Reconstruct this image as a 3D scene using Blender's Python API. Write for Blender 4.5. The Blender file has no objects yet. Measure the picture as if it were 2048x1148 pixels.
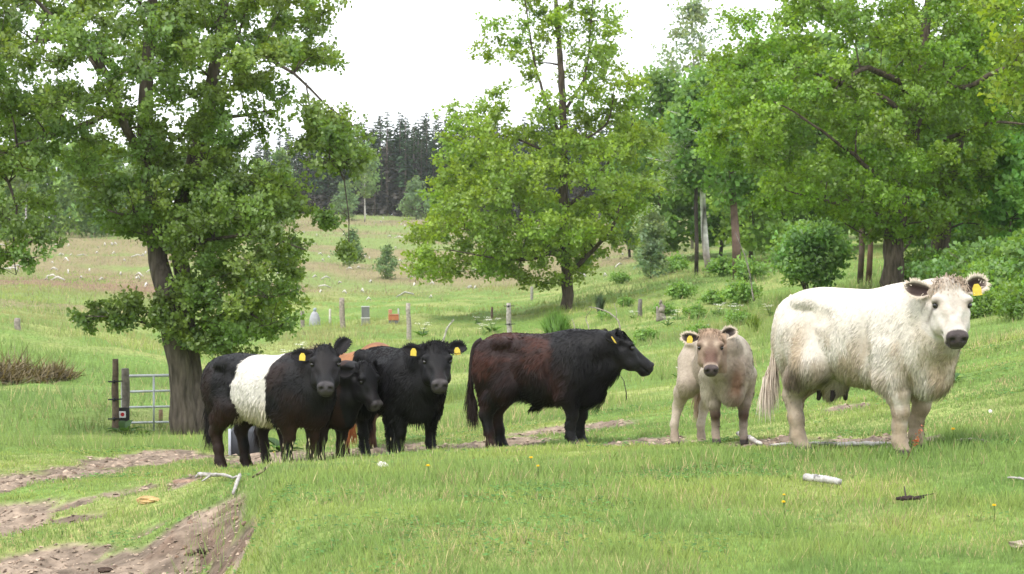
import bpy, math, random
import numpy as np

# ------------------------------------------------------------------ camera, sky, sun, exposure
sc = bpy.context.scene
COL = sc.collection
CAMZ = 1.7
F = 4107.0                      # focal length in photograph pixels (2048 wide)
PITCH = math.atan((574 - 463) / F)
cam = bpy.data.cameras.new('camera')
cam.sensor_width = 22.3
cam.lens = F / 2048 * 22.3
cam.clip_start = 0.1
cam.clip_end = 6000
cam.dof.use_dof = True
cam.dof.focus_distance = 17.0
cam.dof.aperture_fstop = 5.0
camo = bpy.data.objects.new('camera', cam)
camo.location = (0, 0, CAMZ)
camo.rotation_euler = (math.pi / 2 - PITCH, 0, 0)
COL.objects.link(camo)
sc.camera = camo

SUN_ELEV, SUN_AZ = math.radians(58), math.radians(215)   # azimuth clockwise from +Y
w = bpy.data.worlds.new('World'); sc.world = w; w.use_nodes = True
nt = w.node_tree; nt.nodes.clear()
sky = nt.nodes.new('ShaderNodeTexSky'); sky.sky_type = 'NISHITA'; sky.sun_disc = False
sky.sun_elevation = SUN_ELEV; sky.sun_rotation = SUN_AZ
sky.air_density = 1.0; sky.dust_density = 3.0; sky.ozone_density = 1.0
cloud = nt.nodes.new('ShaderNodeMix'); cloud.data_type = 'RGBA'
cloud.inputs[0].default_value = 0.86                      # bright, almost closed cloud cover
cloud.inputs[7].default_value = (9.6, 9.9, 10.4, 1)
bg = nt.nodes.new('ShaderNodeBackground'); bg.inputs[1].default_value = 0.12
wo = nt.nodes.new('ShaderNodeOutputWorld')
nt.links.new(sky.outputs[0], cloud.inputs[6]); nt.links.new(cloud.outputs[2], bg.inputs[0])
nt.links.new(bg.outputs[0], wo.inputs[0])
sun = bpy.data.lights.new('sun', 'SUN'); sun.energy = 1.5; sun.angle = math.radians(11); sun.color = (1, .95, .87)
suno = bpy.data.objects.new('sun', sun); COL.objects.link(suno)
suno.rotation_euler = (math.pi / 2 - SUN_ELEV, 0, math.pi - SUN_AZ)
sc.view_settings.view_transform = 'Standard'; sc.view_settings.look = 'None'
sc.view_settings.gamma = 1.0; sc.view_settings.exposure = 0.97; sc.view_settings.use_curve_mapping = False
sc.cycles.max_bounces = 8; sc.cycles.diffuse_bounces = 5; sc.cycles.transmission_bounces = 6
sc.cycles.transparent_max_bounces = 6; sc.cycles.volume_bounces = 1

# ------------------------------------------------------------------ helpers
RNG = np.random.default_rng(7)
def rng(seed): return np.random.default_rng(seed)

def W(px, py, D):
    """the world point at distance D (metres along y) that the photograph shows at pixel px, py"""
    u = (px - 1024) / F; v = (574 - py) / F
    c, s = math.cos(PITCH), math.sin(PITCH)
    k = D / (c + v * s)
    return np.array([k * u, D, CAMZ + k * (v * c - s)])

def _hash(ix, iy, iz, seed):
    h = (ix.astype(np.int64) * 374761393 + iy.astype(np.int64) * 668265263 + iz.astype(np.int64) * 2147483647 + seed * 1274126177) & 0xffffffff
    h = ((h ^ (h >> 13)) * 1274126177) & 0xffffffff
    h = (h ^ (h >> 16)) & 0xffffffff
    return h.astype(np.float64) / 4294967295.0

def vnoise(p, f=1.0, seed=0):
    p = np.asarray(p, float) * f
    if p.shape[-1] == 2: p = np.concatenate([p, np.zeros(p.shape[:-1] + (1,))], -1)
    i = np.floor(p); t = p - i; t = t * t * (3 - 2 * t)
    ix, iy, iz = i[..., 0], i[..., 1], i[..., 2]
    r = 0
    for a in (0, 1):
        for b in (0, 1):
            for c in (0, 1):
                wgt = (t[..., 0] if a else 1 - t[..., 0]) * (t[..., 1] if b else 1 - t[..., 1]) * (t[..., 2] if c else 1 - t[..., 2])
                r = r + wgt * _hash(ix + a, iy + b, iz + c, seed)
    return r
def fbm(p, f=1.0, o=3, seed=0):
    r = 0; a = 1; s = 0
    for k in range(o):
        r = r + a * vnoise(p, f * 2 ** k, seed + 17 * k); s += a; a *= .5
    return r / s
def sstep(a, b, x):
    t = np.clip((x - a) / (b - a), 0, 1); return t * t * (3 - 2 * t)
def norm(v): return v / np.maximum(np.linalg.norm(v, axis=-1, keepdims=True), 1e-9)

def mesh_np(name, v, f, mat=None, col=None, nrm=None, smooth=True, parent=None, loc=None):
    """ONE mesh object from numpy arrays; f = list of face arrays (k,3) or (k,4), or one array"""
    if not isinstance(f, (list, tuple)): f = [f]
    f = [np.asarray(a, np.int32) for a in f if len(a)]
    me = bpy.data.meshes.new(name)
    v = np.asarray(v, np.float32)
    me.vertices.add(len(v)); me.vertices.foreach_set('co', v.ravel())
    nl = sum(a.size for a in f); npoly = sum(len(a) for a in f)
    me.loops.add(nl); me.polygons.add(npoly)
    me.loops.foreach_set('vertex_index', np.concatenate([a.ravel() for a in f]))
    tot = np.concatenate([np.full(len(a), a.shape[1], np.int32) for a in f])
    st = np.concatenate([[0], np.cumsum(tot)[:-1]]).astype(np.int32)
    me.polygons.foreach_set('loop_start', st)
    me.polygons.foreach_set('use_smooth', np.full(npoly, smooth))
    me.update(calc_edges=True)
    if col is not None:
        c4 = np.ones((len(v), 4), np.float32); c4[:, :3] = col
        a = me.attributes.new('col', 'FLOAT_COLOR', 'POINT'); a.data.foreach_set('color', c4.ravel())
    if nrm is not None:
        a = me.attributes.new('custom_normal', 'FLOAT_VECTOR', 'POINT')
        a.data.foreach_set('vector', np.asarray(norm(nrm), np.float32).ravel())
    if mat is not None: me.materials.append(mat)
    o = bpy.data.objects.new(name, me); COL.objects.link(o)
    if parent is not None: o.parent = parent
    if loc is not None: o.location = loc
    return o

def tag(o, label, cat, group=None, kind=None):
    if label: o['label'] = label
    if cat: o['category'] = cat
    if group: o['group'] = group
    if kind: o['kind'] = kind
    return o
def thing(name, label, cat, loc=(0, 0, 0), rz=0, group=None):
    o = bpy.data.objects.new(name, None); COL.objects.link(o)
    o.location = loc; o.rotation_euler = (0, 0, rz); o.empty_display_size = .2
    return tag(o, label, cat, group)
def copy_tree(o, parent=None):
    c = o.copy(); COL.objects.link(c)
    if parent is not None: c.parent = parent
    for ch in list(o.children): copy_tree(ch, c)
    return c

# ---- materials
def new_mat(name):
    m = bpy.data.materials.new(name); m.use_nodes = True
    m.node_tree.nodes.clear(); return m, m.node_tree
def N(nt, t, **k):
    n = nt.nodes.new('ShaderNode' + t)
    for a, b in k.items(): setattr(n, a, b)
    return n
def attr_col(nt, noise=0.25, scale=20.0, detail=3.0):
    """vertex colour of the thing times a little fine grain"""
    a = N(nt, 'Attribute', attribute_name='col')
    tc = N(nt, 'TexCoord'); n = N(nt, 'TexNoise'); n.inputs['Scale'].default_value = scale; n.inputs['Detail'].default_value = detail
    nt.links.new(tc.outputs['Object'], n.inputs['Vector'])
    mr = N(nt, 'MapRange'); mr.inputs[1].default_value = .3; mr.inputs[2].default_value = .7
    mr.inputs[3].default_value = 1 - noise; mr.inputs[4].default_value = 1 + noise
    nt.links.new(n.outputs[0], mr.inputs[0])
    mx = N(nt, 'VectorMath', operation='SCALE'); nt.links.new(a.outputs['Color'], mx.inputs[0]); nt.links.new(mr.outputs[0], mx.inputs['Scale'])
    return mx.outputs[0], n.outputs[0]
def mat_pbr(name, rough=.8, spec=.3, noise=.25, scale=20., bump=0.0, bscale=None, sheen=0.0, color=None):
    m, nt = new_mat(name)
    p = N(nt, 'BsdfPrincipled'); o = N(nt, 'OutputMaterial')
    c, nz = attr_col(nt, noise, scale)
    if color is not None:
        for n in nt.nodes:
            if n.type == 'ATTRIBUTE':
                rgb = N(nt, 'RGB'); rgb.outputs[0].default_value = (*color, 1)
                dst = n.outputs['Color'].links[0].to_socket
                nt.links.new(rgb.outputs[0], dst)
                break
    nt.links.new(c, p.inputs['Base Color'])
    p.inputs['Roughness'].default_value = rough
    p.inputs['Specular IOR Level'].default_value = spec
    if sheen: p.inputs['Sheen Weight'].default_value = sheen; p.inputs['Sheen Roughness'].default_value = .5
    if bump:
        tc = N(nt, 'TexCoord'); n2 = N(nt, 'TexNoise'); n2.inputs['Scale'].default_value = bscale or scale * 2; n2.inputs['Detail'].default_value = 5
        nt.links.new(tc.outputs['Object'], n2.inputs['Vector'])
        b = N(nt, 'Bump'); b.inputs['Strength'].default_value = 1.0; b.inputs['Distance'].default_value = bump
        nt.links.new(n2.outputs[0], b.inputs['Height']); nt.links.new(b.outputs[0], p.inputs['Normal'])
    nt.links.new(p.outputs[0], o.inputs[0])
    return m
def mat_leaf(name, transl=.35, gloss=.05, rough=.5):
    m, nt = new_mat(name)
    a = N(nt, 'Attribute', attribute_name='col')
    d = N(nt, 'BsdfDiffuse'); t = N(nt, 'BsdfTranslucent'); g = N(nt, 'BsdfGlossy'); g.inputs['Roughness'].default_value = rough
    mul = N(nt, 'VectorMath', operation='MULTIPLY'); mul.inputs[1].default_value = (1.35, 1.25, .6)
    nt.links.new(a.outputs['Color'], d.inputs[0]); nt.links.new(a.outputs['Color'], mul.inputs[0]); nt.links.new(mul.outputs[0], t.inputs[0])
    m1 = N(nt, 'MixShader'); m1.inputs[0].default_value = transl
    m2 = N(nt, 'MixShader'); m2.inputs[0].default_value = gloss
    o = N(nt, 'OutputMaterial')
    nt.links.new(d.outputs[0], m1.inputs[1]); nt.links.new(t.outputs[0], m1.inputs[2])
    nt.links.new(m1.outputs[0], m2.inputs[1]); nt.links.new(g.outputs[0], m2.inputs[2]); nt.links.new(m2.outputs[0], o.inputs[0])
    return m

# ---- shape helpers
def tube(pts, rad, sides=8, jitter=0.0, seed=0, cap=True):
    """swept tube through pts with radii rad -> verts, quads(+tris)"""
    pts = np.asarray(pts, float); rad = np.asarray(rad, float); n = len(pts)
    d = np.gradient(pts, axis=0); d = norm(d)
    ref = np.array([0, 0, 1.]) if abs(d[0, 2]) < .9 else np.array([1., 0, 0])
    u = np.zeros_like(pts); a = norm(np.cross(d[0], ref))
    for i in range(n):
        a = a - d[i] * np.dot(a, d[i]); a = a / max(np.linalg.norm(a), 1e-9); u[i] = a
    vv = np.cross(d, u)
    th = np.arange(sides) * 2 * math.pi / sides
    ring = u[:, None] * np.cos(th)[None, :, None] + vv[:, None] * np.sin(th)[None, :, None]
    r = rad[:, None] * np.ones((n, sides))
    if jitter: r = r * (1 + jitter * (rng(seed).random((n, sides)) - .5) * 2)
    v = (pts[:, None] + ring * r[..., None]).reshape(-1, 3)
    i = np.arange(n - 1)[:, None] * sides; j = np.arange(sides)[None]; j2 = (j + 1) % sides
    q = np.stack([i + j, i + j2, i + sides + j2, i + sides + j], -1).reshape(-1, 4)
    faces = [q]
    if cap:
        t0 = np.stack([np.zeros(sides - 2, int), np.arange(2, sides), np.arange(1, sides - 1)], -1)
        b = (n - 1) * sides
        t1 = np.stack([np.full(sides - 2, b), b + np.arange(1, sides - 1), b + np.arange(2, sides)], -1)
        faces.append(np.concatenate([t0, t1]))
    return v, faces
class Acc:
    """collects shapes of ONE part"""
    def __init__(s): s.v = []; s.f3 = []; s.f4 = []; s.c = []; s.nr = []; s.n = 0
    def add(s, v, faces, col=(1, 1, 1), nrm=None):
        if not isinstance(faces, (list, tuple)): faces = [faces]
        for a in faces:
            a = np.asarray(a)
            if len(a): (s.f3 if a.shape[1] == 3 else s.f4).append(a + s.n)
        v = np.asarray(v, float)
        s.v.append(v); c = np.asarray(col, float); s.c.append(np.broadcast_to(c, (len(v), 3)))
        if nrm is not None: s.nr.append(nrm)
        s.n += len(v); return s
    def tube(s, pts, rad, sides=8, col=(1, 1, 1), jitter=0., seed=0):
        v, f = tube(pts, rad, sides, jitter, seed); return s.add(v, f, col)
    def box(s, c, size, col=(1, 1, 1), rz=0., bev=0.):
        x, y, z = np.array(size) / 2; b = min(bev, x * .9, y * .9, z * .9)
        if b <= 0:
            v = np.array([[i, j, k] for i in (-x, x) for j in (-y, y) for k in (-z, z)])
            f = np.array([[0, 1, 3, 2], [4, 6, 7, 5], [0, 4, 5, 1], [2, 3, 7, 6], [0, 2, 6, 4], [1, 5, 7, 3]])
            faces = [f]
        else:
            rings = [(-z, b), (-z + b, 0), (z - b, 0), (z, b)]; v = []
            for zz, ins in rings:
                X, Y = x - ins, y - ins
                v += [[-X, -Y + b * .5, zz], [-X + b * .5, -Y, zz], [X - b * .5, -Y, zz], [X, -Y + b * .5, zz], [X, Y - b * .5, zz], [X - b * .5, Y, zz], [-X + b * .5, Y, zz], [-X, Y - b * .5, zz]]
            v = np.array(v); q = []
            for r in range(3):
                for j in range(8):
                    k = (j + 1) % 8; q.append([r * 8 + j, r * 8 + k, r * 8 + 8 + k, r * 8 + 8 + j])
            t = [[0, j + 1, j] for j in range(1, 7)] + [[24, 24 + j, 24 + j + 1] for j in range(1, 7)]
            faces = [np.array(q), np.array(t)]
        cs, sn = math.cos(rz), math.sin(rz); R = np.array([[cs, -sn, 0], [sn, cs, 0], [0, 0, 1]])
        return s.add(v @ R.T + np.array(c), faces, col)
    def obj(s, name, mat, parent=None, smooth=True, loc=None):
        f = []
        if s.f4: f.append(np.concatenate(s.f4))
        if s.f3: f.append(np.concatenate(s.f3))
        return mesh_np(name, np.concatenate(s.v), f, mat, np.concatenate(s.c), np.concatenate(s.nr) if s.nr else None, smooth, parent, loc)
def bez(pts, n):
    """smooth curve (Catmull-Rom) through pts, n samples"""
    p = np.asarray(pts, float)
    if len(p) < 3:
        t = np.linspace(0, 1, n)[:, None]; return p[0] * (1 - t) + p[-1] * t
    q = np.concatenate([[2 * p[0] - p[1]], p, [2 * p[-1] - p[-2]]])
    ts = np.linspace(0, len(p) - 1 - 1e-6, n); i = ts.astype(int); t = (ts - i)[:, None]
    a, b, c, d = q[i], q[i + 1], q[i + 2], q[i + 3]
    return .5 * (2 * b + (c - a) * t + (2 * a - 5 * b + 4 * c - d) * t ** 2 + (3 * b - a - 3 * c + d) * t ** 3)
# ------------------------------------------------------------------ the ground
TPX = np.array([-900, 0, 250, 400, 480, 560, 760, 1024, 1400, 1750, 2048, 2900], float)
TD = np.array([4, 8, 11, 13, 15, 16, 17, 19, 22, 26, 34, 45, 52, 64, 80, 110, 150, 200, 260, 300, 420, 1600], float)
TZ = np.array([
 [-.30, -.30, -.30, -.25, -.1, 0, 0, 0, 0, 0, 0, 0],
 [-1.0, -1.0, -1.0, -.85, -.40, 0, 0, 0, 0, 0, 0, 0],
 [-1.0, -1.0, -1.0, -.97, -.85, -.16, 0, 0, 0, 0, .03, .1],
 [-1.0, -1.0, -.97, -.92, -.62, -.06, 0, 0, 0, 0, .05, .15],
 [-1.0, -1.0, -.96, -.90, -.46, -.10, -.1, -.09, -.02, 0, .1, .25],
 [-.98, -.97, -.90, -.56, -.42, -.20, -.17, -.15, -.07, -.01, .12, .32],
 [-.95, -.94, -.82, -.56, -.36, -.28, -.25, -.22, -.12, -.02, .15, .4],
 [-.86, -.82, -.66, -.58, -.54, -.50, -.42, -.38, -.28, -.05, .18, .5],
 [-.90, -.88, -.86, -.86, -.86, -.84, -.74, -.58, -.4, -.08, .25, .6],
 [-1.0, -1.05, -1.1, -1.1, -1.1, -1.05, -.95, -.8, -.5, -.1, .3, .7],
 [-1.5, -1.6, -1.63, -1.63, -1.6, -1.5, -1.3, -1.1, -.7, -.1, .4, .9],
 [-1.5, -1.50, -1.65, -1.75, -1.75, -1.7, -1.5, -1.3, -.8, 0, .45, 1.0],
 [-.8, -.80, -1.3, -1.7, -1.75, -1.75, -1.65, -1.5, -.8, .02, .5, 1.1],
 [-.7, -.70, -1.2, -1.55, -1.7, -1.75, -1.72, -1.7, -.7, .05, .6, 1.2],
 [-.75, -.75, -1.1, -1.35, -1.45, -1.5, -1.5, -1.4, -.25, .3, .8, 1.4],
 [-.25, -.25, -.55, -.75, -.85, -.95, -1.2, -1.2, .5, 1.0, 1.4, 2.0],
 [.75, .75, .75, .65, .5, .3, -.3, -.3, 1.5, 2.0, 2.4, 3.0],
 [1.2, 1.2, 1.8, 2.0, 2.0, 2.0, 1.6, 1.2, 2.4, 3, 3.4, 4.0],
 [1.8, 1.8, 2.8, 3.3, 3.6, 3.7, 3.6, 3.0, 3.4, 4, 4.4, 5.0],
 [2.2, 2.2, 3.4, 4.0, 4.2, 4.3, 4.2, 3.8, 4.0, 4.6, 5, 5.6],
 [3.0, 3.0, 4.4, 4.9, 5.0, 5.1, 5.0, 4.6, 4.8, 5.4, 6, 6.6],
 [6, 6, 8, 8, 8, 8, 8, 8, 8, 9, 10, 11]], float)
_gx = np.arange(-900, 2901, 20.0)
_ld = np.linspace(math.log(4), math.log(1600), 400)
_t = np.stack([np.interp(_ld, np.log(TD), TZ[:, j]) for j in range(len(TPX))], 1)
_t = np.stack([np.interp(_gx, TPX, _t[i]) for i in range(len(_ld))], 0)
def _blur(a, n, ax):
    k = np.hanning(2 * n + 3)[1:-1]; k /= k.sum()
    pad = [(0, 0), (0, 0)]; pad[ax] = (n, n); b = np.pad(a, pad, 'edge')
    return np.apply_along_axis(lambda r: np.convolve(r, k, 'valid'), ax, b)
_t = _blur(_blur(_t, 2, 0), 1, 1)
def H0(x, y):
    """broad lie of the land"""
    x = np.asarray(x, float); y = np.asarray(y, float)
    D = np.clip(y, 4.0, 1590); px = np.clip(1024 + F * x / D, -899, 2899)
    i = (np.log(D) - _ld[0]) / (_ld[1] - _ld[0]); j = (px + 900) / 20
    i0 = np.clip(i.astype(int), 0, len(_ld) - 2); j0 = np.clip(j.astype(int), 0, len(_gx) - 2)
    a = i - i0; b = j - j0
    z = (_t[i0, j0] * (1 - b) + _t[i0, j0 + 1] * b) * (1 - a) + (_t[i0 + 1, j0] * (1 - b) + _t[i0 + 1, j0 + 1] * b) * a
    return np.where(y < 4, z * np.clip(y / 4, 0, 1), z)

def ground_hit(px, py, lo=6.0, hi=400.0):
    """first distance at which the ground is met along a photograph ray"""
    D = np.exp(np.linspace(math.log(lo), math.log(hi), 1500))
    u = (px - 1024) / F; v = (574 - py) / F
    c, s = math.cos(PITCH), math.sin(PITCH); k = D / (c + v * s)
    z = CAMZ + k * (v * c - s); h = H0(k * u, D)
    i = np.argmax(z <= h)
    return D[i] if z[i] <= h[i] else hi

# bare ground: (x, y, rx, ry) ellipses in metres
def _seg(pts, w):
    out = []
    for (a, b) in zip(pts[:-1], pts[1:]):
        a, b = np.array(a, float), np.array(b, float); n = max(2, int(np.linalg.norm(b - a) / .5))
        out += [(*(a + (b - a) * t), w * 1.25, w) for t in np.linspace(0, 1, n)]
    return out
def _spx(px, py, rx, ry):
    D = ground_hit(px, py, 8); d0, d1 = ground_hit(px, py + ry, 8), ground_hit(px, py - ry, 8)
    return ((px - 1024) / F * D, D, rx / F * D, max(.12, min(1.4, (d1 - d0) / 2)))
SAND = [_spx(*q) for q in [(-20, 962, 120, 34), (60, 955, 120, 36), (150, 942, 130, 38), (250, 925, 140, 40), (350, 914, 120, 36), (440, 912, 110, 34), (530, 918, 100, 28), (620, 915, 90, 28), (700, 905, 90, 30), (780, 900, 100, 34), (870, 896, 100, 36), (940, 893, 80, 30), (1000, 892, 60, 18),
        (50, 1015, 110, 22), (140, 1002, 90, 14), (20, 1045, 90, 24), (240, 982, 80, 10), (170, 1035, 80, 9), (300, 1060, 60, 8),
        (250, 1122, 220, 30), (110, 1110, 150, 22), (330, 1105, 120, 44), (40, 1146, 140, 22), (410, 1115, 90, 40), (180, 1148, 180, 30), (430, 1148, 90, 36),
        (420, 1045, 66, 44), (380, 1080, 70, 44), (452, 1075, 46, 60), (466, 1022, 22, 26), (482, 1105, 22, 40), (350, 1060, 60, 22), (380, 955, 40, 8),
        (1040, 884, 80, 11), (1120, 862, 110, 10), (1260, 884, 110, 13), (1340, 890, 70, 10), (1200, 850, 90, 6), (1560, 884, 100, 12), (1680, 889, 160, 12), (1820, 885, 80, 10), (1700, 820, 70, 7)]]
SAND = np.array(SAND)
def sand_mask(x, y):
    x = np.asarray(x, float); y = np.asarray(y, float)
    m = np.full(x.shape, -1.0)
    near = (y > 9) & (y < 27) & (np.abs(x) < 12)
    if near.any():
        X, Y = x[near], y[near]; b = np.full(X.shape, -1.0)
        for cx, cy, rx, ry in SAND: b = np.maximum(b, 1 - np.sqrt(((X - cx) / rx) ** 2 + ((Y - cy) / ry) ** 2))
        m[near] = b
    n = fbm(np.stack([x, y], -1), 1.6, 4, 3) - .5
    return sstep(.0, .32, m + n * 1.25)
def H(x, y):
    x = np.asarray(x, float); y = np.asarray(y, float)
    p = np.stack([x, y], -1)
    amp = np.clip(y / 18, .6, 4)
    z = H0(x, y) + (fbm(p, .9, 3, 11) - .5) * .09 * amp + (fbm(p, .12, 2, 19) - .5) * .5 * sstep(35, 90, y)
    near = (y < 30)
    s = np.where(near, sand_mask(x, y), 0)
    return z + s * ((fbm(p, 4.2, 4, 5) - .5) * .15 + (vnoise(p, 7.5, 8) - .5) * .045 - .03)

def build_ground():
    s = np.concatenate([-np.geomspace(.34, 6, 26)[::-1], np.arange(-.336, .3361, .0036), np.geomspace(.34, 6, 26)])
    y = np.concatenate([np.linspace(-60, 6, 14), np.arange(6.4, 9, .25), np.arange(9, 26, .075), np.geomspace(26, 320, 230), np.geomspace(330, 2500, 24)])
    Y, S = np.meshgrid(y, s, indexing='ij')
    X = S * (np.abs(Y) * (Y > 0) + np.where(Y < 6, 6 - Y * (Y > 0), 0) + 0.001)
    Z = H(X, Y)
    v = np.stack([X, Y, Z], -1); ny, nx = X.shape
    n = norm(np.cross(np.gradient(v, axis=1), np.gradient(v, axis=0))); n[n[..., 2] < 0] *= -1
    P = np.stack([X, Y], -1)
    sm = np.where((Y > 8) & (Y < 28), sand_mask(X, Y), 0)
    # what grows where: sward, longer meadow, heath
    a1 = fbm(P, .5, 4, 31); a2 = fbm(P, .07, 3, 41); a3 = fbm(P, 3., 2, 51)
    green = np.array([.135, .215, .050]); lush = np.array([.125, .235, .045]); straw = np.array([.32, .29, .12])
    heath = np.array([.205, .175, .09]); mauve = np.array([.20, .12, .085]); hgreen = np.array([.165, .215, .065])
    k = sstep(.42, .66, a1)[..., None]
    c = green * (1 - k) + straw * k * .55 + lush * k * .45
    px = 1024 + F * X / np.maximum(Y, 4)
    h0 = np.interp(px, [200, 700], [62, 100]); hz = sstep(h0 - 6, h0 + 14, Y + (a2 - .5) * 30) * sstep(1500, 1250, px)
    hc = heath * (1 - sstep(.45, .6, a2)[..., None]) + hgreen * sstep(.45, .6, a2)[..., None]
    bandm = np.exp(-((Y - 92 - 14 * (a2 - .5)) / 8) ** 2)[..., None] * (px < 900)[..., None]
    hc = hc * (1 - .85 * bandm) + mauve * .85 * bandm
    c = c * (1 - hz[..., None]) + hc * hz[..., None]
    c = c * (.82 + .36 * a3[..., None])
    sand = np.array([.235, .182, .138]) * (.70 + .6 * fbm(P, 4.2, 3, 61))[..., None]
    damp = sstep(.5, .7, fbm(P, 1.3, 3, 66))[..., None]
    sand = sand * (1 - damp * .35)
    steep = (sstep(.93, .80, n[..., 2]) * sstep(.35, .6, fbm(P, 3.5, 3, 67)))[..., None]; sand = sand * (1 - steep) + np.array([.15, .105, .078]) * steep   # darker brown patches where the bare ground is steep
    c = c * (1 - sm[..., None]) + sand * sm[..., None]
    quad = (np.arange(ny - 1)[:, None] * nx + np.arange(nx - 1)[None]).reshape(-1)
    q = np.stack([quad, quad + 1, quad + nx + 1, quad + nx], -1)
    V, C, NN = v.reshape(-1, 3), c.reshape(-1, 3), n.reshape(-1, 3)
    fs = sm.reshape(-1)[q].mean(1) > .5
    fh = (hz.reshape(-1)[q].mean(1) > .5) & ~fs
    for name, sel, m in (('meadow', ~fs & ~fh, M_soil), ('sandy_track', fs, M_sand), ('heath_hill', fh, M_soil)):
        qq = q[sel]; used = np.unique(qq); mp = np.full(len(V), -1); mp[used] = np.arange(len(used))
        o = mesh_np(name, V[used], mp[qq], m, C[used], NN[used]); o['kind'] = 'structure'
M_soil = mat_pbr('meadow_soil', .95, .1, .3, 9.0, .02, 30)
M_sand = mat_pbr('sandy_soil', .95, .08, .38, 9.0, .03, 17)
build_ground()
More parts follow.
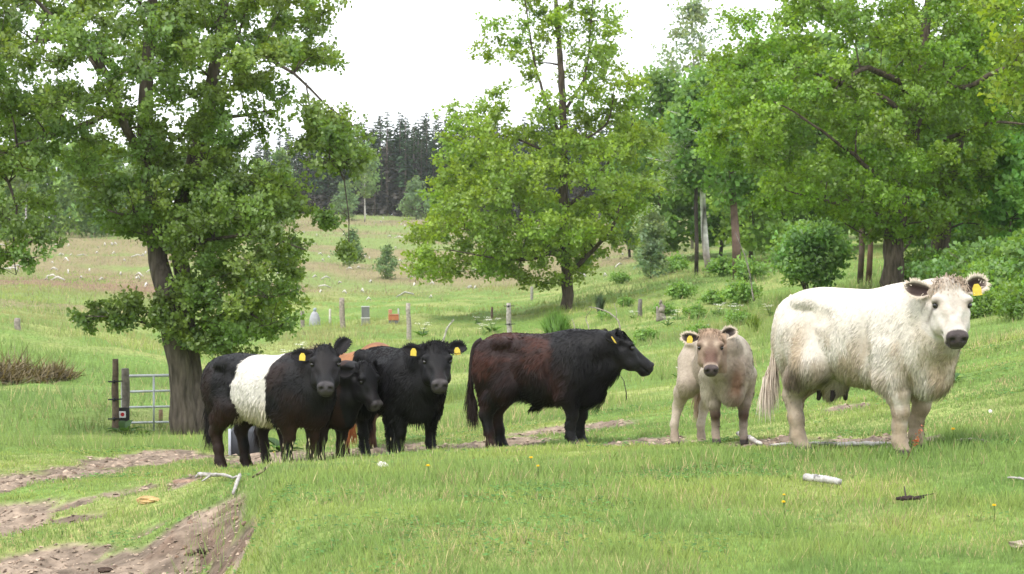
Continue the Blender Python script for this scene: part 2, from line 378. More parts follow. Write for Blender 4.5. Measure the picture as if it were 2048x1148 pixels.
# ------------------------------------------------------------------ cattle: one continuous body each, grown from a distance field
class Field:
    def __init__(s, lo, hi, h):
        s.h = h; s.lo = np.array(lo, float)
        s.n = np.ceil((np.array(hi) - s.lo) / h).astype(int) + 1
        s.d = np.full(s.n, 0.5, np.float32)
        s.ax = [s.lo[i] + h * np.arange(s.n[i]) for i in range(3)]
    def sub(s, lo, hi):
        a = np.clip(((np.array(lo) - s.lo) / s.h).astype(int), 0, s.n - 1); b = np.clip(((np.array(hi) - s.lo) / s.h).astype(int) + 2, 1, s.n)
        sl = tuple(slice(a[i], b[i]) for i in range(3))
        g = np.meshgrid(*[s.ax[i][sl[i]] for i in range(3)], indexing='ij')
        return sl, g
    def union(s, sl, d, k):
        o = s.d[sl]
        hh = np.clip(.5 + .5 * (o - d) / k, 0, 1)
        s.d[sl] = o * (1 - hh) + d * hh - k * hh * (1 - hh)
    def carve(s, sl, d, k):
        o = s.d[sl]; d = -d
        hh = np.clip(.5 - .5 * (o - d) / k, 0, 1)
        s.d[sl] = o * (1 - hh) + d * hh + k * hh * (1 - hh)
    def cone(s, a, b, ra, rb, k=.04, carve=False, sq=(1, 1, 1)):
        a = np.array(a, float); b = np.array(b, float); sq = np.array(sq, float); m = max(ra, rb) * max(1 / sq.min(), 1) + .12
        sl, (X, Y, Z) = s.sub(np.minimum(a, b) - m, np.maximum(a, b) + m)
        ab = (b - a) * sq; px, py, pz = (X - a[0]) * sq[0], (Y - a[1]) * sq[1], (Z - a[2]) * sq[2]
        t = np.clip((px * ab[0] + py * ab[1] + pz * ab[2]) / max(np.dot(ab, ab), 1e-9), 0, 1)
        d = np.sqrt((px - t * ab[0]) ** 2 + (py - t * ab[1]) ** 2 + (pz - t * ab[2]) ** 2) - (ra + t * (rb - ra))
        (s.carve if carve else s.union)(sl, d, k)
    def chain(s, pts, rad, k=.04, sq=(1, 1, 1)):
        for i in range(len(pts) - 1): s.cone(pts[i], pts[i + 1], rad[i], rad[i + 1], k, sq=sq)
    def ball(s, c, r, k=.05, carve=False):
        c = np.array(c, float); r = np.array(r, float) * np.ones(3)
        sl, (X, Y, Z) = s.sub(c - r - .12, c + r + .12)
        q = np.sqrt(((X - c[0]) / r[0]) ** 2 + ((Y - c[1]) / r[1]) ** 2 + ((Z - c[2]) / r[2]) ** 2)
        (s.carve if carve else s.union)(sl, (q - 1) * r.min(), k)
    def loft(s, org, R, tab, k=.05, n=2.3):
        """sections along the local x axis: rows (t, top, bottom, halfwidth); R rows = local axes"""
        org = np.array(org, float); R = np.array(R, float); tab = np.array(tab, float)
        tt = np.linspace(tab[0, 0], tab[-1, 0], 200)
        T = np.stack([np.interp(tt, tab[:, 0], tab[:, j]) for j in (1, 2, 3)], 1)
        kk = np.hanning(23); kk /= kk.sum(); T = np.stack([np.convolve(np.pad(T[:, j], 11, 'edge'), kk, 'valid') for j in range(3)], 1)
        ext = np.abs(tab[:, 1:]).max()
        cs = np.array([org + R[0] * tab[0, 0], org + R[0] * tab[-1, 0]])
        sl, (X, Y, Z) = s.sub(cs.min(0) - ext - .1, cs.max(0) + ext + .1)
        px, py, pz = X - org[0], Y - org[1], Z - org[2]
        t = px * R[0][0] + py * R[0][1] + pz * R[0][2]; l = px * R[1][0] + py * R[1][1] + pz * R[1][2]; nn = px * R[2][0] + py * R[2][1] + pz * R[2][2]
        tc = np.clip(t, tt[0], tt[-1])
        top = np.interp(tc, tt, T[:, 0]); bot = np.interp(tc, tt, T[:, 1]); wd = np.interp(tc, tt, T[:, 2])
        hh = (top - bot) / 2; c = (top + bot) / 2
        q = ((np.abs(l) / wd) ** n + (np.abs(nn - c) / hh) ** n) ** (1 / n)
        d = (q - 1) * np.minimum(wd, hh)
        d = np.maximum(d, np.abs(t - tc) - .0) if False else np.where(t != tc, np.sqrt(np.maximum(d, 0) ** 2 + (t - tc) ** 2), d)
        s.union(sl, d.astype(np.float32), k)
    def nets(s):
        """surface nets -> verts, quads"""
        d = s.d; neg = d < 0
        c = np.zeros(np.array(d.shape) - 1, np.int8)
        for i in (0, 1):
            for j in (0, 1):
                for k in (0, 1): c += neg[i:d.shape[0] - 1 + i, j:d.shape[1] - 1 + j, k:d.shape[2] - 1 + k]
        cell = (c > 0) & (c < 8)
        idx = np.argwhere(cell); ids = np.full(cell.shape, -1, np.int64); ids[cell] = np.arange(len(idx))
        cor = [(i, j, k) for i in (0, 1) for j in (0, 1) for k in (0, 1)]
        val = {o: d[idx[:, 0] + o[0], idx[:, 1] + o[1], idx[:, 2] + o[2]] for o in cor}
        acc = np.zeros((len(idx), 3)); cnt = np.zeros(len(idx))
        for a in cor:
            for ax in range(3):
                if a[ax] == 0:
                    b = list(a); b[ax] = 1; b = tuple(b); va, vb = val[a], val[b]
                    m = (va < 0) != (vb < 0); t = np.where(m, va / np.where(m, va - vb, 1), 0)
                    p = np.array(a, float)[None] + 0 * acc; p[:, ax] = t
                    acc[m] += p[m]; cnt[m] += 1
        v = s.lo + (idx + acc / cnt[:, None]) * s.h
        quads = []
        for ax in range(3):
            u, w_ = (ax + 1) % 3, (ax + 2) % 3
            sl0 = [slice(None)] * 3; sl1 = [slice(None)] * 3; sl0[ax] = slice(0, -1); sl1[ax] = slice(1, None)
            n0, n1 = neg[tuple(sl0)], neg[tuple(sl1)]
            e = np.argwhere(n0 != n1); s0 = n0[e[:, 0], e[:, 1], e[:, 2]]
            ok = (e[:, u] > 0) & (e[:, w_] > 0) & (e[:, u] < d.shape[u] - 1) & (e[:, w_] < d.shape[w_] - 1)
            e, s0 = e[ok], s0[ok]
            def g(du, dw):
                f = e.copy(); f[:, u] -= du; f[:, w_] -= dw; return ids[f[:, 0], f[:, 1], f[:, 2]]
            q = np.stack([g(1, 1), g(0, 1), g(0, 0), g(1, 0)], -1)
            q[~s0] = q[~s0][:, ::-1]; quads.append(q)
        # gradient normals
        gx = np.gradient(d, s.h); ii = np.clip(((v - s.lo) / s.h), 0, np.array(d.shape) - 1.001); i0 = ii.astype(int); fr = ii - i0
        nr = np.zeros((len(v), 3))
        for o in cor:
            wgt = np.prod([fr[:, a] if o[a] else 1 - fr[:, a] for a in range(3)], 0)
            for a in range(3): nr[:, a] += wgt * gx[a][i0[:, 0] + o[0], i0[:, 1] + o[1], i0[:, 2] + o[2]]
        return v, np.concatenate(quads), norm(nr)

def ramp(*rows): return rows
TORSO = [(-.90, .99, .82, .07), (-.86, 1.07, .74, .15), (-.78, 1.155, .66, .225), (-.66, 1.20, .58, .275), (-.50, 1.22, .56, .285), (-.30, 1.215, .535, .30), (-.05, 1.21, .49, .33), (.18, 1.21, .475, .335), (.38, 1.225, .485, .305), (.54, 1.22, .50, .275), (.68, 1.18, .53, .245), (.78, 1.06, .59, .19), (.84, .96, .68, .11)]
HEAD = [(-.05, .02, -.09, .06), (-.02, .055, -.13, .10), (.05, .085, -.175, .138), (.12, .092, -.205, .152), (.19, .078, -.215, .154), (.25, .062, -.205, .136), (.31, .052, -.180, .110), (.37, .046, -.155, .092), (.43, .046, -.138, .089), (.48, .042, -.128, .092), (.515, .026, -.115, .082), (.54, -.005, -.09, .055)]

def coat_strands(v, q, nr, head_t, leg_m, hoofz, colf, n, length, seed, width=.0045, lift=.32, wave=1.0, fine=1.0):
    width = width * (.5 + .5 * fine)
    """short hair lying along the body: thin tapering blades"""
    r = rng(seed)
    p0, p1, p2 = v[q[:, 0]], v[q[:, 1]], v[q[:, 2]]; p3 = v[q[:, 3]]
    ar = np.linalg.norm(np.cross(p2 - p0, p3 - p1), axis=1); pr = ar / ar.sum()
    pr = pr * (hoofz[q[:, 0]] > .085); pr /= pr.sum(); fi = r.choice(len(q), n, p=pr); a, b = r.random(n)[:, None], r.random(n)[:, None]
    p = (p0[fi] * (1 - a) + p1[fi] * a) * (1 - b) + (p3[fi] * (1 - a) + p2[fi] * a) * b
    vi = q[fi, 0]; nn = nr[vi]; ht = head_t[vi]; lg = leg_m[vi]
    fl = np.tile(np.array([-.75, 0, -.8]), (n, 1))
    sw = np.stack([fbm(p, 5, 2, seed + k) - .5 for k in (1, 2, 3)], -1) * 2.6 * wave
    onhead = ht > -.02
    fl = np.where(onhead[:, None], HD['axis'] * .9 + HD['nrm'] * -.1, fl)
    fl = np.where((lg > 0)[:, None], np.array([-.12, 0, -1.]), fl)
    fl = fl + sw + (r.random((n, 3)) - .5) * .5
    fl = norm(fl - nn * (fl * nn).sum(1, keepdims=True))
    L = length * (.55 + .9 * r.random(n)) * (.7 + .6 * fbm(p, 4, 2, seed + 9))
    L = np.where(onhead, L * np.where(ht < .13, .75, np.where(ht > .4, .12, .30)), L); L = np.where(lg > 0, L * .6, L)
    # longer hair under belly, at the back of the thighs and along the neck
    under = sstep(-.2, -.9, nn[:, 2]) * (~onhead) * (lg == 0)
    L = L * (1 + .5 * under)
    L = np.where(onhead | (lg > 0), L, L * np.interp(p[:, 2], [.5, .75, 1.15], [1.45, 1.1, .75]))
    side = norm(np.cross(fl, nn))
    up = lift * (.5 + r.random(n))[:, None] * fine
    wd = width * (.7 + .6 * r.random(n))[:, None]
    base = p - nn * .004
    mid = base + (fl + nn * up) * (L * .55)[:, None]
    tip = base + (fl + nn * up * .55) * L[:, None] + np.array([0, 0, -1.]) * (L * .18)[:, None]
    mid = (base * .45 + tip * .55) * .2 + mid * .8
    vv = np.stack([base - side * wd, base + side * wd, mid + side * wd * .7, tip], 1).reshape(-1, 3)
    i = np.arange(n)[:, None] * 4
    f4 = i + np.array([[0, 1, 2]]); f3 = i + np.array([[0, 2, 3]])
    c = colf(p, vi) * (1 + (r.random((n, 1)) - .5) * .7 * fine)
    cc = np.repeat(c, 4, 0)
    nrm = np.repeat(norm(nn + (r.random((n, 3)) - .5) * .75 * fine), 4, 0)
    return vv, [f4, f3], cc, nrm
HD = {}

def build_cow(name, label, pos, yaw, scale, head_yaw, head_pitch, poll, feet, coat, vox=.0125, hair=16000, hair_len=.045, seed=1, girth=1.0, head_scale=1.0, group=None,
              udder=False, sheath=False, tags=('r',), ears=None, tail_pose=None, forelock=1.0, category='cow', depth=1.0, leg_r=1.0, lx=.88, fine=1.0, lift=.34):
    """pos = ground point under the middle, yaw = heading; local frame x forward, y left, z up (before scale)"""
    x, y = pos; z0 = float(H(np.array(x), np.array(y)))
    root = thing(name, label, category, (x, y, z0), yaw, group); root.scale = (scale,) * 3
    cy, sy = math.cos(yaw), math.sin(yaw)
    def gz(lx, ly):
        gx_, gy_ = x + (lx * cy - ly * sy) * scale, y + (lx * sy + ly * cy) * scale
        return (float(H(np.array(gx_), np.array(gy_))) - z0) / scale - .01
    fd = Field((-1.15, -.75, -.45), (1.45, .75, 1.60), vox)
    T = [(a, b, 1.20 - (1.20 - c) * depth if c < .9 else c, d_ * girth) for a, b, c, d_ in TORSO]
    T = [(a * lx, b, c, d_) for a, b, c, d_ in T]
    fd.loft((0, 0, 0), np.eye(3), T, .05, 2.25)
    # hooks, pins, shoulders, withers, brisket
    for sgn in (1, -1):
        fd.ball((-.47 * lx, sgn * .235 * girth, 1.115), (.11, .085, .075), .05)
        fd.ball((-.74 * lx, sgn * .12, 1.03), (.09, .07, .08), .05)       # pin bone
        fd.ball((.23 * lx, sgn * .33 * girth, .80), (.05, .045, .26), .05, carve=True)   # crease behind the shoulder
        fd.ball((-.62 * lx, sgn * .155, .84), (.22, .155, .27), .08)
        fd.ball((.47 * lx, sgn * .215 * girth, .86), (.17, .105, .27), .08)
        fd.ball((-.27 * lx, sgn * .315 * girth, 1.02), (.10, .055, .06), .05, carve=True)
    fd.ball((.42 * lx, 0, 1.17), (.22, .11, .085), .08)
    fd.ball((.66 * lx, 0, .60), (.17, .13, .14), .08)
    # legs
    fr = {}
    for key, (ax_, s_) in {'fr': (.44, -1), 'fl': (.44, 1), 'hr': (-.60, -1), 'hl': (-.60, 1)}.items():
        dx, dy = feet.get(key, (0, 0)); fx, fy = ax_ * lx + dx, s_ * .165 + dy; g = gz(fx, fy); fr[key] = (fx, fy, g); k = leg_r
        if key[0] == 'f':
            top = (.46 * lx, s_ * .19, .80); el = (.42 * lx + dx * .25, s_ * .185 + dy * .25, .60)
            kn = (fx + .02 - dx * .3, fy - dy * .35, .345 + g * .7)
            pts = [top, el, ((el[0] + kn[0]) / 2 + .01, (el[1] + kn[1]) / 2, (el[2] + kn[2]) / 2), kn, (fx - .01, fy, .23 + g), (fx - .01, fy, .125 + g), (fx + .02, fy, .06 + g), (fx + .045, fy, .02 + g)]
            fd.chain(pts, [.14, .132 * k, .088 * k, .062 * k, .051 * k, .050 * k, .048 * k, .060 * k], .03)
        else:
            hip = (-.52 * lx, s_ * .15, .88); st = (-.40 * lx + dx * .2, s_ * .2 + dy * .2, .66); hk = (fx - .075 - dx * .15, fy - dy * .25, .43 + g * .8)
            md = (-.52 * lx + dx * .5 - .03, s_ * .185 + dy * .5, .55)
            pts = [hip, st, md, hk, (fx - .035, fy, .26 + g), (fx - .015, fy, .125 + g), (fx + .02, fy, .06 + g), (fx + .05, fy, .02 + g)]
            fd.chain(pts, [.20, .165 * k, .115 * k, .068 * k, .053 * k, .052 * k, .049 * k, .061 * k], .035)
            fd.cone((-.74 * lx, s_ * .13, .80), (hk[0] - .01, hk[1], hk[2] + .04), .10, .035, .05)
    # head and neck
    a = np.array([math.cos(head_pitch) * math.cos(head_yaw), math.cos(head_pitch) * math.sin(head_yaw), -math.sin(head_pitch)])
    l = np.array([-math.sin(head_yaw), math.cos(head_yaw), 0.]); n_ = np.cross(a, l); R = np.stack([a, l, n_]); S = head_scale
    P = np.array(poll, float); HD['axis'] = a; HD['nrm'] = n_
    nb = P + a * .05 * S - n_ * .09 * S          # back of the skull
    n0 = np.array([.50 * lx, 0, 1.02]); n0b = np.array([.60 * lx, 0, .80])
    mid = (n0 + nb) / 2 + np.array([.05, 0, .02]); mid[1] = (n0[1] * .55 + nb[1] * .45)
    fd.chain([n0, mid, nb], [.215, .175, .125], .09)
    thr = P + a * .19 * S - n_ * .13 * S
    mid2 = (n0b + thr) / 2 + np.array([.02, 0, -.02])
    fd.chain([n0b, mid2, thr], [.19, .14, .085], .09)
    fd.chain([np.array([.70 * lx, 0, .62]), mid2 + np.array([.02, 0, -.08])], [.09, .05], .06)      # dewlap
    fd.loft(P, R, [(t * S, b * S, c * S, d_ * S) for t, b, c, d_ in HEAD], .035, 2.7)
    def hp(t, lat, nn): return P + a * t * S + l * lat * S + n_ * nn * S
    for sg in (1, -1):
        fd.ball(hp(.165, sg * .125, .045), .040 * S, .03)                   # brow
        fd.ball(hp(.205, sg * .143, .022), .026 * S, .012, carve=True)       # eye socket
        fd.ball(hp(.345, sg * .125, .035), (.055 * S,) * 3, .05, carve=True)  # hollow beside the nasal bone
        fd.cone(hp(.25, sg * .118, -.02), hp(.36, sg * .082, -.05), .022, .016, .03)      # cheek ridge
        fd.ball(hp(.10, sg * .150, -.02), (.035 * S,) * 3, .04, carve=True)     # temple
        fd.ball(hp(.30, sg * .075, -.115), (.075 * S,) * 3, .05)              # cheek
        fd.ball(hp(.495, sg * .05, .012), .034 * S, .02)                    # nostril wing
        fd.ball(hp(.528, sg * .044, .008), (.021 * S, .021 * S, .017 * S), .010, carve=True)
        fd.cone(hp(.40, sg * .09, -.072), hp(.52, sg * .058, -.066), .011, .013, .008, carve=True)   # mouth line
    fd.ball(hp(.475, 0, -.105), .045 * S, .03)                               # chin
    fd.ball(hp(.02, 0, .02), (.085 * S,) * 3, .06)                          # poll
    if udder: fd.ball((-.33, 0, .53), (.13, .12, .12), .06)
    if sheath: fd.cone((.02, 0, .52), (-.10, 0, .40), .07, .025, .06)
    v, q, nr = fd.nets()
    # drop loose bits: keep as is (field is connected)
    hv = v - P; ht = hv @ a / S; hl = hv @ l / S; hn = hv @ n_ / S
    inhead = (ht > -.08) & (np.abs(hl) < .2) & (hn > -.235) & (hn < .16) & (ht < .6)
    head_t = np.where(inhead, ht, -1)
    leg_m = np.where((v[:, 2] < .50) & (~inhead), 1.0, 0.0) * ((np.abs(v[:, 0] - .43 * lx) < .3) | (np.abs(v[:, 0] + .6 * lx) < .36) | (v[:, 2] < .42))
    if sheath or udder: leg_m = leg_m * ((v[:, 2] < .42) | (np.abs(v[:, 1]) > .1))
    def colour(p, ht_, hl_, hn_, inh, zg):
        c = coat(p / np.array([lx, 1, 1]), np.where(inh, ht_, -1), hl_, hn_)
        # nose leather, eye rims, hooves
        nose = sstep(.462, .478, ht_ + .5 * np.clip(hn_, -.05, .04) - .12 * np.abs(hl_)) * inh * sstep(-.075, -.06, hn_)
        chin = sstep(.475, .50, ht_) * inh * (hn_ < -.06)
        nc = np.array(coat.nose)
        c = c * (1 - nose[:, None]) + nc * nose[:, None]; c = c * (1 - .6 * chin[:, None]) + nc * .8 * .6 * chin[:, None]
        nst = np.exp(-(((ht_ - .522) / .02) ** 2 + ((np.abs(hl_) - .044) / .016) ** 2 + ((hn_ - .008) / .022) ** 2)) * inh
        c = c * (1 - nst[:, None]) + np.array([.006, .005, .005]) * nst[:, None]
        mth = np.exp(-((hn_ + .070 + .10 * (ht_ - .46)) / .010) ** 2) * sstep(.38, .42, ht_) * inh; c = c * (1 - .8 * mth[:, None]) + nc * .3 * .8 * mth[:, None]
        hoof = sstep(.075, .06, zg)
        return c * (1 - hoof[:, None]) + np.array([.05, .04, .033]) * hoof[:, None]
    fx = np.array([fr[k] for k in fr]); dd = ((v[:, None, :2] - fx[None, :, :2]) ** 2).sum(-1); zg = v[:, 2] - fx[dd.argmin(1), 2]
    zg = np.where(dd.min(1) < .03, zg, 1.0)
    cv = colour(v, ht, hl, hn, inhead, zg)
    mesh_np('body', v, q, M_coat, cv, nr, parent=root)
    vv, ff, cc, nn = coat_strands(v, q, nr, head_t, leg_m, zg, lambda p, vi: colour(p, ht[vi] , hl[vi], hn[vi], inhead[vi], np.full(len(vi), 1.)), hair, hair_len, seed, fine=fine, lift=lift, wave=1.0 if fine < 1 else 1.5)
    hz = cc
    o = mesh_np('coat_hair', vv, ff, M_hair, cc, nn, parent=root); o['kind'] = 'stuff'
    # forelock
    r = rng(seed + 50); m = int(1100 * forelock)
    if m:
        ac = Acc()
        t_ = r.random(m) * .20 - .04; lat = (r.random(m) - .5) * .25 * (1 - .9 * np.clip(t_, 0, 1)); top = .085 - lat ** 2 * 3.2 - .25 * np.clip(t_ - .08, 0, 1)
        b0 = P + a * (t_ * S)[:, None] + l * (lat * S)[:, None] + n_ * ((top - .015) * S)[:, None]
        dr = norm(a * (.25 + 3.2 * t_)[:, None] + n_ * (.75 - 4.0 * t_)[:, None] + l * (lat * 5)[:, None] + r.normal(size=(m, 3)) * .5)
        L = (.022 + .05 * r.random(m) ** 1.5) * np.where(t_ < .06, 1.2, .7) * (.6 + .4 * forelock)
        cl = norm(np.cross(dr, n_ + .01)); wdt = .0035
        e1 = b0 + dr * (L * .6)[:, None] + n_ * .012; e2 = b0 + dr * L[:, None] + a * (L * .45)[:, None] - n_ * (L * .2)[:, None]
        V_ = np.stack([b0 - cl * wdt, b0 + cl * wdt, e1 + cl * wdt, e1 - cl * wdt, e2], 1).reshape(-1, 3); i = np.arange(m)[:, None] * 5
        c_ = coat(b0, np.full(m, .05), lat, np.full(m, .1)) * coat.lock * (1 + (r.random((m, 1)) - .5) * .5)
        o = mesh_np('forelock', V_, [i + np.array([[0, 1, 2, 3]]), i + np.array([[3, 2, 4]])], M_hair, np.repeat(c_, 5, 0), np.repeat(norm(n_ + (r.random((m, 3)) - .5) * .9), 5, 0), parent=root); o['kind'] = 'stuff'
    # eyes
    for sg in (1, -1):
        e = Acc(); th = np.linspace(0, math.pi, 9); ph = np.arange(12) * math.pi / 6
        sp = np.stack([np.sin(th)[:, None] * np.cos(ph), np.sin(th)[:, None] * np.sin(ph), np.cos(th)[:, None] + 0 * ph], -1).reshape(-1, 3) * .022 * S + hp(.203, sg * .134, .026)
        i = np.arange(8)[:, None] * 12; j = np.arange(12)[None]; k2 = (j + 1) % 12
        e.add(sp, np.stack([i + j, i + 12 + j, i + 12 + k2, i + k2], -1).reshape(-1, 4), (.006, .004, .004)); e.obj('eye', M_eye, root)
    # ears
    ears = ears or {}
    for sg, nm in ((1, 'l'), (-1, 'r')):
        out, upv, fwd = ears.get(nm, (1.0, .12, .15))
        d = norm(l * sg * out + np.array([0, 0, 1.]) * upv + n_ * 0.0 - a * .0 + np.array([a[0], a[1], 0]) * (fwd - .15))
        face = norm(n_ * .75 + a * .35 - d * np.dot(n_ * .75 + a * .35, d)); wv = np.cross(d, face)
        b0 = hp(.015, sg * .118, -.035); L = .225 * S; Wd = .066 * S
        us = np.linspace(0, 1, 14); prof = np.interp(us, [0, .12, .3, .52, .72, .88, .96, 1], [.34, .50, .82, 1.0, .92, .60, .30, .04])
        ws = np.linspace(-1, 1, 9); V1 = []; C1 = []; ic = np.array(coat.ear_in); oc = np.array(coat.ear_out)
        for layer in (0, 1):
            for u_, p_ in zip(us, prof):
                for w_ in ws:
                    cup = (w_ ** 2) * .034 * S * p_ - .03 * S * u_ ** 2 + .02 * S * math.sin(u_ * 3.1) * -1 * (1 - w_ * w_)
                    pt = b0 + d * (u_ * L) + wv * ((w_ * p_ - .22 * math.sin(3.1 * u_)) * Wd) + face * (cup - (.012 * S * (1 - abs(w_) ** 3) * (1 - u_ ** 4) if layer else 0))
                    V1.append(pt); edge = max(abs(w_) ** 7, u_ ** 12)
                    C1.append(oc if layer else ic * (1 - edge) + oc * edge)
        m_ = len(ws); i = (np.arange(len(us) - 1)[:, None] * m_ + np.arange(m_ - 1)[None]).reshape(-1)
        f0 = np.stack([i, i + 1, i + m_ + 1, i + m_], -1); nb_ = len(us) * m_
        rim = []
        bd = list(range(0, nb_, m_)); bd2 = list(range(m_ - 1, nb_, m_)); tp = list(range(nb_ - m_, nb_))
        for L_ in (bd, bd2, tp):
            for p_, q_ in zip(L_[:-1], L_[1:]): rim.append([p_, q_, q_ + nb_, p_ + nb_])
        if np.dot(np.cross(V1[1] - V1[0], V1[m_] - V1[0]), face) < 0: f0 = f0[:, ::-1]
        ear = mesh_np('ear', np.array(V1), [np.concatenate([f0, f0[:, ::-1] + nb_, np.array(rim)])], M_ear, np.array(C1), parent=root)
        # hair fringe round the ear
        m2 = 300; uu = r.random(m2) ** .8; wq = np.where(r.random(m2) < .5, 1., -1.)
        pp = np.interp(uu, us, prof); wq = np.where(r.random(m2) < .98, wq, wq * r.random(m2)); base = b0 + d[None] * (uu * L)[:, None] + wv[None] * ((wq * pp - .22 * np.sin(3.1 * uu)) * Wd)[:, None] + face[None] * (wq ** 2 * .034 * S * pp - .03 * S * uu ** 2)[:, None]
        dr = norm(wv[None] * (wq * .9)[:, None] + d[None] * (.3 + .6 * uu)[:, None] + (r.random((m2, 3)) - .5) * 1.0); ln = (.012 + .026 * r.random(m2) ** 1.5)
        cl = norm(np.cross(dr, face)); tp_ = base + dr * ln[:, None]
        V_ = np.stack([base - cl * .003, base + cl * .003, tp_], 1).reshape(-1, 3); i = np.arange(m2)[:, None] * 3
        o = mesh_np('ear_fringe', V_, [i + np.array([[0, 1, 2]])], M_hair, np.repeat(oc[None] * (.8 + .4 * r.random((m2, 1))), 3, 0), np.repeat(norm(face + 0 * dr), 3, 0), parent=ear); o['kind'] = 'stuff'
        if nm in tags:
            t = Acc(); c0 = b0 + d * (L * .52) - wv * 0 + face * .024; dn = norm(np.array([0, 0, -1.]) * .9 + d * .1 - face * np.dot([0, 0, -.9], face)); sd = np.cross(dn, face)
            w0, w1, hh = .014, .031, .072
            pts = [c0 - sd * w0 - dn * .01, c0 + sd * w0 - dn * .01, c0 + sd * w1 + dn * .02, c0 + sd * w1 + dn * hh, c0 - sd * w1 + dn * hh, c0 - sd * w1 + dn * .02]
            V_ = np.array([p_ + face * .003 for p_ in pts] + [p_ - face * .003 for p_ in pts])
            fc = [np.array([[0, 1, 2, 5], [2, 3, 4, 5], [7, 6, 11, 8], [9, 8, 11, 10]]), np.array([[k, (k + 1) % 6, (k + 1) % 6 + 6, k + 6] for k in range(6)])[:, ::-1]]
            t.add(V_, [np.concatenate(fc)], (.52, .39, .03)); tg = t.obj('ear_tag', M_tag, ear, smooth=False)
            # printed number strokes as thin raised ink bars
            ink = Acc()
            for rw, cols in ((.034, (-.016, 0, .016)), (.055, (-.012, .010))):
                for cx in cols:
                    cc0 = c0 + dn * rw + sd * cx + face * .0045
                    P4 = [cc0 + sd * sx * .0045 + dn * sy_ * .007 for sx, sy_ in ((-1, -1), (1, -1), (1, 1), (-1, 1))]
                    inn = [cc0 + sd * sx * .002 + dn * sy_ * .004 for sx, sy_ in ((-1, -1), (1, -1), (1, 1), (-1, 1))]
                    ink.add(np.array(P4 + inn), np.array([[0, 1, 5, 4], [1, 2, 6, 5], [2, 3, 7, 6], [3, 0, 4, 7]]), (.02, .02, .02))
    # tail
    tp = tail_pose or [(-.86 * lx, 0, 1.08), (-.94 * lx, .0, 1.00), (-.97 * lx, 0, .80), (-.95 * lx, 0, .58), (-.93 * lx, 0, .40)]
    cv_ = bez(tp, 20); ac = Acc(); rr = np.interp(np.linspace(0, 1, 20), [0, .2, .6, 1], [.042, .030, .020, .012])
    tc = np.array(coat.tail) ; ac.tube(cv_, rr, 8, tc); 
    m = 1500; u_ = r.random(m) ** .6; k_ = (u_ * 19).astype(int); bp = cv_[k_] + (r.random((m, 3)) - .5) * .04
    ln = np.where(u_ > .6, .10 + .22 * r.random(m), .03 + .03 * r.random(m)); dr = norm(np.array([-.05, 0, -1.]) + (r.random((m, 3)) - .5) * np.where(u_ > .6, .45, .6)[:, None])
    cl = norm(np.cross(dr, r.random((m, 3)) - .5)); e1 = bp + dr * (ln * .6)[:, None]; e2 = bp + dr * ln[:, None] + np.array([0, 0, -1.]) * (ln * .15)[:, None] + (r.random((m, 3)) - .5) * .02
    V_ = np.stack([bp - cl * .004, bp + cl * .004, e1 + cl * .003, e1 - cl * .003, e2], 1).reshape(-1, 3); i = np.arange(m)[:, None] * 5
    ac.add(V_, [i + np.array([[0, 1, 2, 3]]), i + np.array([[3, 2, 4]])], np.repeat(tc[None] * (.75 + .5 * r.random((m, 1))), 5, 0)); ac.obj('tail', M_hair, root)
    if udder:
        for sx in (-.07, .06):
            for sy_ in (-.07, .07):
                ac = Acc(); ac.tube([(-.33 + sx, sy_, .46), (-.33 + sx, sy_, .42), (-.335 + sx, sy_ * 1.1, .385), (-.335 + sx, sy_ * 1.1, .375)], [.022, .02, .016, .006], 8, (.03, .022, .022))
                ac.obj('teat', M_ear, root)
    return root

class Coat:
    """coat colour as a function of the place on the body (p local), head coordinates where on the head"""
    def __init__(s, f, nose, ear_in, ear_out, tail, lock=(1, 1, 1)): s.f = f; s.nose = nose; s.ear_in = ear_in; s.ear_out = ear_out; s.tail = tail; s.lock = np.array(lock)
    def __call__(s, p, t, l, n): return s.f(p, t, l, n)
def mixc(a, b, k): return np.asarray(a) * (1 - k[:, None]) + np.asarray(b) * k[:, None]
BLK = np.array([.0052, .0048, .0056]); BRN = np.array([.030, .012, .008]); RED = np.array([.034, .0145, .009])
def f_belted(p, t, l, n):
    k = sstep(.5, .72, fbm(p, 3, 3, 5)) * .35; k = np.where(t > -.05, k * .2, k)
    low = sstep(.75, .5, p[:, 2]) * sstep(.3, .5, fbm(p, 4, 2, 6)) * .55 * (t < -.05)
    sh = np.exp(-((p[:, 0] - .62) / .09) ** 2) * sstep(.35, .75, 1.05 - p[:, 2]) * .6 * (t < -.05)
    c = mixc(BLK, RED, np.clip(k + low + sh, 0, .85))
    e = (fbm(p, 9, 3, 8) - .5) * .10
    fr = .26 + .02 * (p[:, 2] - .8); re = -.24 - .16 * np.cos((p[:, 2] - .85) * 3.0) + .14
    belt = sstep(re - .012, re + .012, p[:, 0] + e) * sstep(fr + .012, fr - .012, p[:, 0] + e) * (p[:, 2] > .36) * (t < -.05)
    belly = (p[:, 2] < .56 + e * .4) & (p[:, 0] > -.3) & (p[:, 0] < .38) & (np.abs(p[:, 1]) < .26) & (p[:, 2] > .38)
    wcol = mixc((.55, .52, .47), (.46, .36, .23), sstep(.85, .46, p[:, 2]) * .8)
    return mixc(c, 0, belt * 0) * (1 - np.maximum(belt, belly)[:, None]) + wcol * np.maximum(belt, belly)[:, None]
def f_black(p, t, l, n):
    k = sstep(.55, .8, fbm(p, 3, 3, 15)) * .22
    return mixc(BLK, BRN, k)
def f_dark(p, t, l, n):
    return mixc(BLK * 1.2, BRN, .45 + .4 * sstep(.4, .7, fbm(p, 3, 3, 25)))
